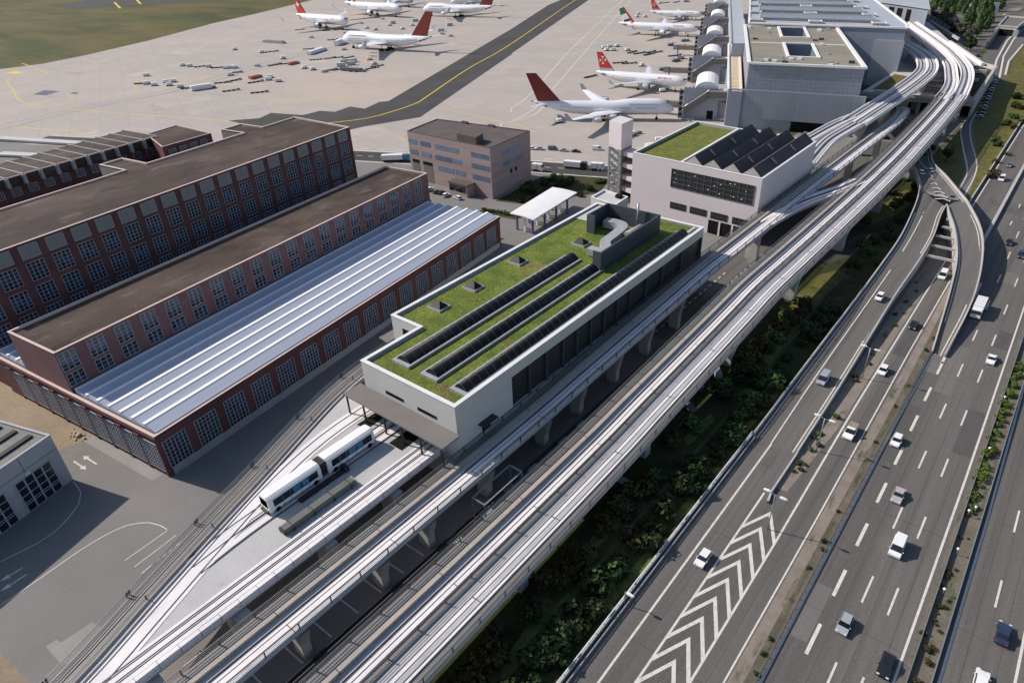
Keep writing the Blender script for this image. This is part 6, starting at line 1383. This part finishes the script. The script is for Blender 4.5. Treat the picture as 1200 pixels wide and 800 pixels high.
trailer((661.7, 192), (688, 194.5), 'white', 'white articulated lorry on the service road beside the stair tower'); trailer((693, 194.5), (707.5, 195.5), 'white', 'white lorry driving ahead on the service road, partly hidden by the stair tower', 'white')
trailer((624, 195.3), (636, 196.5), 'white', 'short white lorry near the office corner on the service road', 'white')
trailer((447.5, 185.5), (479, 184.2), 'white', 'lorry with blue cab and white trailer on the service road behind the office', 'blue')
# dark parked row beneath the forecourt edge
for k in range(13):
    x, y = -40.2-.55*k, 392+7.2*k
    car(None, 'hatch', ('silver', 'greypaint', 'bluepaint')[k % 3], 'car parked nose to wall in the shade below the forecourt edge', xy=(x+1.6, y), size=.95, hd=R(75), group='cars parked in the shade below the forecourt edge')
single('parking_strip', 'parking strip, coloured dark as if shaded, below the forecourt edge', 'parking strip', MB().sheet([(-41, 386), (-33, 390), (-41, 484), (-47, 482)], .036), 'taxi', (-40, 430, 0)); bpy.data.objects['parking_strip']['kind'] = 'structure'  # dark sheet puts the shade of the forecourt into the ground colour
for k, (q, c) in enumerate((((1146, 65), 'bluepaint'), ((1157, 15), 'white'), ((1178, 17), 'white'), ((1109, 14), 'white'), ((1101, 5), 'silver'))):
    car(q, 'sedan', c, ['dark blue car on the slip road beside the round trees', 'white car on the road by the white upright panel', 'white car on the road above the underpass', 'white car parked between the trees', 'silver car parked between the trees near the terminal hall'][k], hd=R(20), size=1.2)
for k, q in enumerate(((916, 158), (1003, 132*1.0+27), (921, 163), (944, 158), (1000, 155))):
    car(q, 'van' if k % 2 else 'sedan', ('white', 'white', 'silver', 'greypaint', 'white')[k], ['white car behind the saw tooth roof by the loading gate', 'white van on the road below the bending viaducts', 'silver car behind the saw tooth roof', 'grey van parked by the dark loading gate', 'white car on the road below the bending viaducts'][k], hd=R(70))

# ================================================================ APRON EQUIPMENT
def proto(kind):
    if kind == 'cart':
        T = Thing('baggage_cart', 'small white baggage cart standing on the apron', 'baggage cart', (0, 0, 0), 'small white baggage carts on the apron')
        T.part('box', MB().box(-1.6, 1.6, -.8, .8, .55, 2.0), 'white'); T.part('bed', MB().box(-2.0, 2.0, -.9, .9, .3, .54), 'rail')
        for x in (-1.2, 1.2): T.part('axle', MB().box(x-.25, x+.25, -.95, .95, 0, .5), 'tyre')
    elif kind == 'dark':
        T = Thing('dolly_train', 'row of low dark baggage dollies on the apron', 'baggage dolly', (0, 0, 0), 'low dark baggage dollies on the apron')
        for k in range(3): T.part('dolly', MB().box(-4.6+3.2*k, -1.8+3.2*k, -.85, .85, .35, .8), 'rail'); T.part('wheels', MB().box(-4.2+3.2*k, -2.2+3.2*k, -.9, .9, 0, .34), 'tyre')
        T.part('tractor', MB().box(5.0, 7.4, -.8, .8, .3, 1.3), 'greypaint')
    elif kind == 'container':
        T = Thing('freight_container', 'pale freight container standing on the apron', 'container', (0, 0, 0), 'pale freight containers on the apron')
        T.part('body', MB().box(-3.0, 3.0, -1.2, 1.2, .15, 2.6), 'hallwall'); T.part('door', MB().box(3.0, 3.06, -1.1, 1.1, .2, 2.5), 'kerbgrey'); T.part('skid', MB().box(-2.9, 2.9, -1.0, 1.0, 0, .149), 'rail')
    else:
        T = Thing('loader', 'grey cargo loader with a raised platform on the apron', 'loader', (0, 0, 0), 'grey cargo loaders on the apron')
        T.part('platform', MB().box(-4, 4, -1.5, 1.5, 1.7, 2.0), 'galv'); T.part('base', MB().box(-3.6, 3.6, -1.3, 1.3, .3, .9), 'greypaint'); T.part('lift', MB().beam((-3, 0, .9), (3, 0, 1.7), 2, .15), 'rail'); T.part('cab', MB().box(2.4, 3.8, 1.5, 2.6, .5, 2.4), 'white')
        for x in (-2.4, 2.4): T.part('axle', MB().box(x-.4, x+.4, -1.4, 1.4, 0, .29), 'tyre')
    return T.root
PRO = {k: proto(k) for k in ('cart', 'dark', 'container', 'loader')}; USED = set(); ra = random.Random(21)
def apron_item(px, kind, rz=None, sc=1.0):
    x, y, _ = g(*px, .4); rz = ra.uniform(-.4, .4)+R(62) if rz is None else rz
    if kind not in USED: USED.add(kind); o = PRO[kind]; o.location = (x, y, .012); o.rotation_euler = (0, 0, rz); o.scale = (sc,)*3
    else: dup(PRO[kind], (x, y, .012), rz, scale=(sc,)*3)
Zc = lambda ox, oy, s, pts: [(ox+x/s, oy+y/s) for x, y in pts]
for q in Zc(140, 40, 6, [(190, 293), (190, 350), (245, 360), (380, 335), (430, 372), (350, 360), (445, 222), (495, 226), (630, 230), (750, 240), (790, 237), (815, 238), (780, 288), (970, 224), (1150, 172), (1060, 305), (1120, 332), (1050, 322), (810, 110), (1020, 52), (1000, 130), (330, 340)]): apron_item(q, 'cart', sc=1.15)
for q in Zc(140, 40, 6, [(145, 347), (475, 380), (565, 228), (680, 236), (790, 328), (710, 342), (800, 270), (945, 338), (1140, 210), (1080, 218), (1060, 124), (770, 398), (970, 410)]): apron_item(q, 'dark', sc=.95)
for q in Zc(340, 20, 6, [(60, 90), (330, 160), (120, 225), (400, 285), (320, 285), (270, 290), (170, 300), (280, 372), (330, 370), (450, 378), (490, 380), (600, 345), (570, 360), (560, 150), (250, 95), (330, 90), (290, 160)]): apron_item(q, 'dark', sc=.85)
for q in Zc(340, 20, 6, [(100, 360), (160, 370), (150, 145), (380, 230), (240, 385), (560, 300), (590, 330), (650, 15), (1070, 120), (1130, 135), (600, 90), (790, 85), (860, 60), (80, 10), (700, 60), (540, 80), (500, 45), (640, 150)]): apron_item(q, 'cart', sc=1.15)
for q in Zc(340, 20, 6, [(380, 320), (440, 315), (430, 335), (360, 345), (1060, 100), (720, 45), (880, 30), (1120, 60)]): apron_item(q, 'container', sc=1.05)
for q in Zc(690, 0, 7.27, [(130, 410), (180, 400), (210, 430), (150, 430), (240, 395), (480, 145), (410, 145), (540, 20), (600, 30), (420, 120), (330, 430), (450, 560)]): apron_item(q, 'cart', sc=1.1)
for q in Zc(690, 0, 7.27, [(360, 447), (420, 455), (520, 445), (560, 447), (720, 475), (640, 25), (740, 20), (250, 535), (330, 540), (500, 465)]): apron_item(q, 'dark', sc=.9)
for q in Zc(690, 0, 7.27, [(700, 385), (790, 400), (740, 520), (770, 500), (820, 350), (880, 120), (830, 15), (640, 595), (830, 600)]): apron_item(q, 'loader', sc=.95)
for q in ((737, 155), (741, 158), (735, 160), (655, 143), (780, 104), (776, 107), (600, 172), (610, 171.5), (760, 172), (772, 165)): apron_item(q, 'cart', sc=1.0)
for q in ((736, 157), (690, 90)): apron_item(q, 'dark', sc=.9)
def long_item(name, a, b, wd, h, m, label, cat):
    A, B = Vector(g(*a, .5)), Vector(g(*b, .5)); d = (B-A).normalized(); T = Thing(name, label, cat, (A.x, A.y, 0))
    T.part('body', MB().beam((A.x, A.y, h/2+.4), (B.x, B.y, h/2+.4), wd, h), m); T.part('underside', MB().beam((A.x+d.x, A.y+d.y, .2), (B.x-d.x, B.y-d.y, .2), wd*.8, .38), 'rail'); T.part('end_unit', MB().beam((B.x, B.y, .8), (B.x+d.x*2.5, B.y+d.y*2.5, .8), wd*.9, 1.5), 'greypaint')
long_item('bus', (224, 106), (248, 102.5), 3.4, 2.9, 'white', 'long white apron bus at the end of the scattered carts', 'bus')
long_item('freight_train', (362, 64), (379, 58.5), 4, 2.4, 'white', 'white roofed cargo row leading towards the jumbo jet', 'freight row')
long_item('freight_train', (394, 53.5), (403, 50), 4, 4, 'white', 'short white roofed cargo row below the jumbo jet nose', 'freight row')
long_item('orange_loader', (293, 92.5), (303, 90), 3, 1.8, 'orange', 'orange loading unit beside the dark apron track', 'loader')
long_item('orange_loader', (338, 76), (347, 74), 3, 1.8, 'orange', 'orange loading unit nearer to the jumbo jet', 'loader')
long_item('belt_loader', (309, 49), (332, 50.5), 2.5, 2, 'galv', 'long thin grey green belt loader on the upper apron', 'loader')
long_item('freight_train', (400, 82), (424, 83.5), 3, 2, 'bluegrey', 'bluish row of covered dollies below the jumbo jet', 'freight row')
long_item('freight_train', (0, 163), (95, 169), 5, 1.0, 'hallwall', 'long pale row of parked trailers at the edge of the ribbed hall', 'freight row')
long_item('freight_train', (0, 181), (44, 183), 5, .9, 'hallwall', 'pale row of trailers cut by the picture edge', 'freight row')

# ================================================================ PLANTS
SH = {m: [shrub_mesh(s, m) for s in (1, 2, 3)] for m in ('leafdark', 'leafbrown', 'leaflight', 'leafmid')}
STEM = MB().tube([(0, 0, 0), (0, 0, .9)], [.07, .04], 6).tube([(0, 0, .2), (.4, .2, 1.0)], [.05, .02], 5).mesh('stem', 'bark')
rs = random.Random(4)
def shrub(x, y, sc, m, label, group, name='shrub', cat='shrub'):
    T = Thing(name, label, cat, (x, y, 0), group); T.root.scale = (sc, sc, sc*rs.uniform(.8, 1.2)); T.root.rotation_euler = (0, 0, rs.uniform(0, 6.28))
    o = T.inst('foliage', rs.choice(SH[m])); o.location = (0, 0, 0); o = T.inst('stem', STEM); o.location = (0, 0, 0)
def clear(x, y):
    for (a, b, c, d) in ((-39.8, -36.8, -60, 190), (-46, -42, 44, 58), (-40, -33, 176, 200)):
        if a < x < c*0+b and c < y < d: return False
    return True
n = 0; tries = 0
while n < 165 and tries < 6000:
    tries += 1; y = rs.uniform(14, 172); x = rs.uniform(-36.4, -33.5) if rs.random() < .66 else rs.uniform(-43.4, -40.2)
    if 50 < y < 54 and x < -41 or 88 < y < 93 and x < -41: continue
    if 128 < y < 150 and x > -40 and rs.random() < .5: continue
    br_ = x < -40; mx = rs.random(); sc = rs.choice((.7, 1.0, 1.3, 1.7))*rs.uniform(.85, 1.15)*(1 if x < -34.9 else .7) if not br_ else rs.uniform(.8, 1.6)
    shrub(x, y, sc, 'leafbrown' if (br_ and mx < .7) or mx < .06 else ('leafmid' if mx > .88 else 'leafdark'), 'shrub close to the double viaduct piers' if br_ else 'shrub between the planted strip path and the motorway barrier wall', 'shrubs close to the double viaduct' if br_ else 'shrubs along the motorway barrier wall'); n += 1
for k in range(26):
    x, y = rs.uniform(-42, -33), rs.uniform(196, 300); shrub(x-.05*(y-200) if y > 260 else x, y, rs.uniform(.7, 1.3), rs.choice(['leafdark', 'leafbrown', 'leafmid']), 'shrub on the rough ground beneath the road bridge and viaduct', 'shrubs on the rough ground beneath the road bridge')
for k in range(30): shrub(5.7+rs.uniform(-.45, .45), 110+1.95*k+rs.uniform(-1, 1), rs.uniform(.38, .66), 'leaflight', 'light green shrub of the central reserve hedge', 'light green hedge shrubs in the central reserve')
for k in range(22): shrub(5.9+rs.uniform(-.9, .9), rs.uniform(70, 112), rs.uniform(.15, .34), 'leafbrown', 'small dry grass tuft in the central reserve', 'dry grass tufts in the central reserve', 'grass_tuft', 'grass tuft')
for k in range(22): y = rs.uniform(100, 205); shrub(-20.9+rs.uniform(-.8, .8), y, rs.uniform(.25, .5), rs.choice(['leafbrown', 'leaflight']), 'tiny weed clump in the verge beside the sunken lane', 'weed clumps in the verge beside the sunken lane', 'weed_clump', 'weeds')
for k in range(26): y = rs.uniform(35, 190); shrub(-11.5+rs.uniform(-.4, .3), y, rs.uniform(.16, .32), rs.choice(['leafdark', 'leafbrown']), 'tiny weed clump in the soil verge of the main carriageway', 'weed clumps in the soil verge', 'weed_clump', 'weeds')
for k in range(34):
    x, y = rs.uniform(-160, -134), rs.uniform(184, 222)
    if (x+160)*.95 > (y-178) or y > 214+(x+160)*.3: continue
    shrub(x, y, rs.uniform(.7, 1.4), rs.choice(['leafdark', 'leafmid']), 'shrub on the lawn between the office and the stair tower', 'shrubs on the lawn between the office and the stair tower')
for k in range(9): shrub(-158+1.7*k, 170.8+.35*k+rs.uniform(-.6, .6), .6, 'leafmid', 'low shrub in the grass strip beside the shelter road', 'low shrubs in the grass strip beside the shelter road')
for k in range(22):
    x, y = rs.uniform(-26, -14), rs.uniform(300, 460); shrub(x-.04*(y-300), y, rs.uniform(.8, 1.6), rs.choice(['leafmid', 'leafbrown', 'leafdark']), 'scrub bush on the embankment beside the upper road', 'scrub bushes on the embankment beside the upper road')
CT = [cone_tree_meshes(s, 'leafmid') for s in (1, 2, 3)]; RT = [round_tree_meshes(s, 'leafgrey') for s in (4, 5)]; RD = [round_tree_meshes(s, 'leafdark', 7, 2.8) for s in (6, 7)]
def tree(px, me, sc, label, group, cat='tree', name='tree', z=0):
    x, y, _ = g(*px, z); T = Thing(name, label, cat, (x, y, z), group); T.root.scale = (sc, sc, sc*rs.uniform(.9, 1.1)); T.root.rotation_euler = (0, 0, rs.uniform(0, 6.28))
    for nme, m in zip(('crown', 'trunk'), me): o = T.inst(nme, m); o.location = (0, 0, 0)
for q in Zc(1080, 0, 8, [(95, 95), (115, 110), (200, 130), (220, 165), (275, 180), (260, 90), (350, 105), (380, 80), (400, 275), (440, 265), (510, 300), (515, 345), (600, 295), (560, 165), (580, 220), (540, 85), (500, 70), (620, 115), (480, 100), (320, 40), (150, 60), (440, 60), (565, 110), (640, 50), (600, 60), (680, 40), (340, 130), (420, 20), (250, 40), (520, 40), (730, 110), (545, 215), (610, 210), (420, 200), (460, 180), (390, 150), (640, 160), (660, 100), (700, 70), (470, 240), (300, 90), (180, 90), (585, 30), (630, 20), (680, 10), (760, 40), (550, 260), (630, 250), (410, 120)]):
    tree(q, rs.choice(CT), rs.uniform(1.0, 1.35), 'slender pointed green tree in the planting beyond the viaduct bends', 'slender pointed trees beyond the viaduct bends')
for q in Zc(1080, 0, 8, [(100, 170), (130, 190), (165, 215), (200, 240), (235, 262), (265, 285), (300, 310), (335, 345), (370, 365), (400, 385), (440, 375), (470, 350), (350, 310), (410, 320), (300, 250), (90, 130), (220, 210)]):
    tree(q, rs.choice(RT), rs.uniform(.85, 1.15), 'greyish green round tree in the row behind the white wall', 'greyish green round trees behind the white wall')
for q in Zc(1080, 0, 8, [(420, 470), (455, 490), (480, 440), (280, 330), (310, 335), (445, 430)]):
    tree(q, rs.choice(RD), rs.uniform(.9, 1.2), 'dark green round tree at the corner by the slip road', 'dark green round trees by the slip road')
for q in ((1078, 170), (1086, 186), (1108, 190), (1012, 268), (1020, 240), (1030, 226)):
    tree(q, rs.choice(RD), .8, 'dark round tree on the rough ground below the viaduct', 'dark round trees below the viaduct')

car((839, 436), 'van', 'silver', 'silver van parked in the shade among shrubs beside a viaduct pier', hd=R(40))
car((806, 475), 'sedan', 'greypaint', 'grey car parked in the shade of the double viaduct beside the shrubs', hd=R(70))
car((818, 452), 'hatch', 'bluepaint', 'dark blue car parked between the silver van and the grey car', hd=R(60))
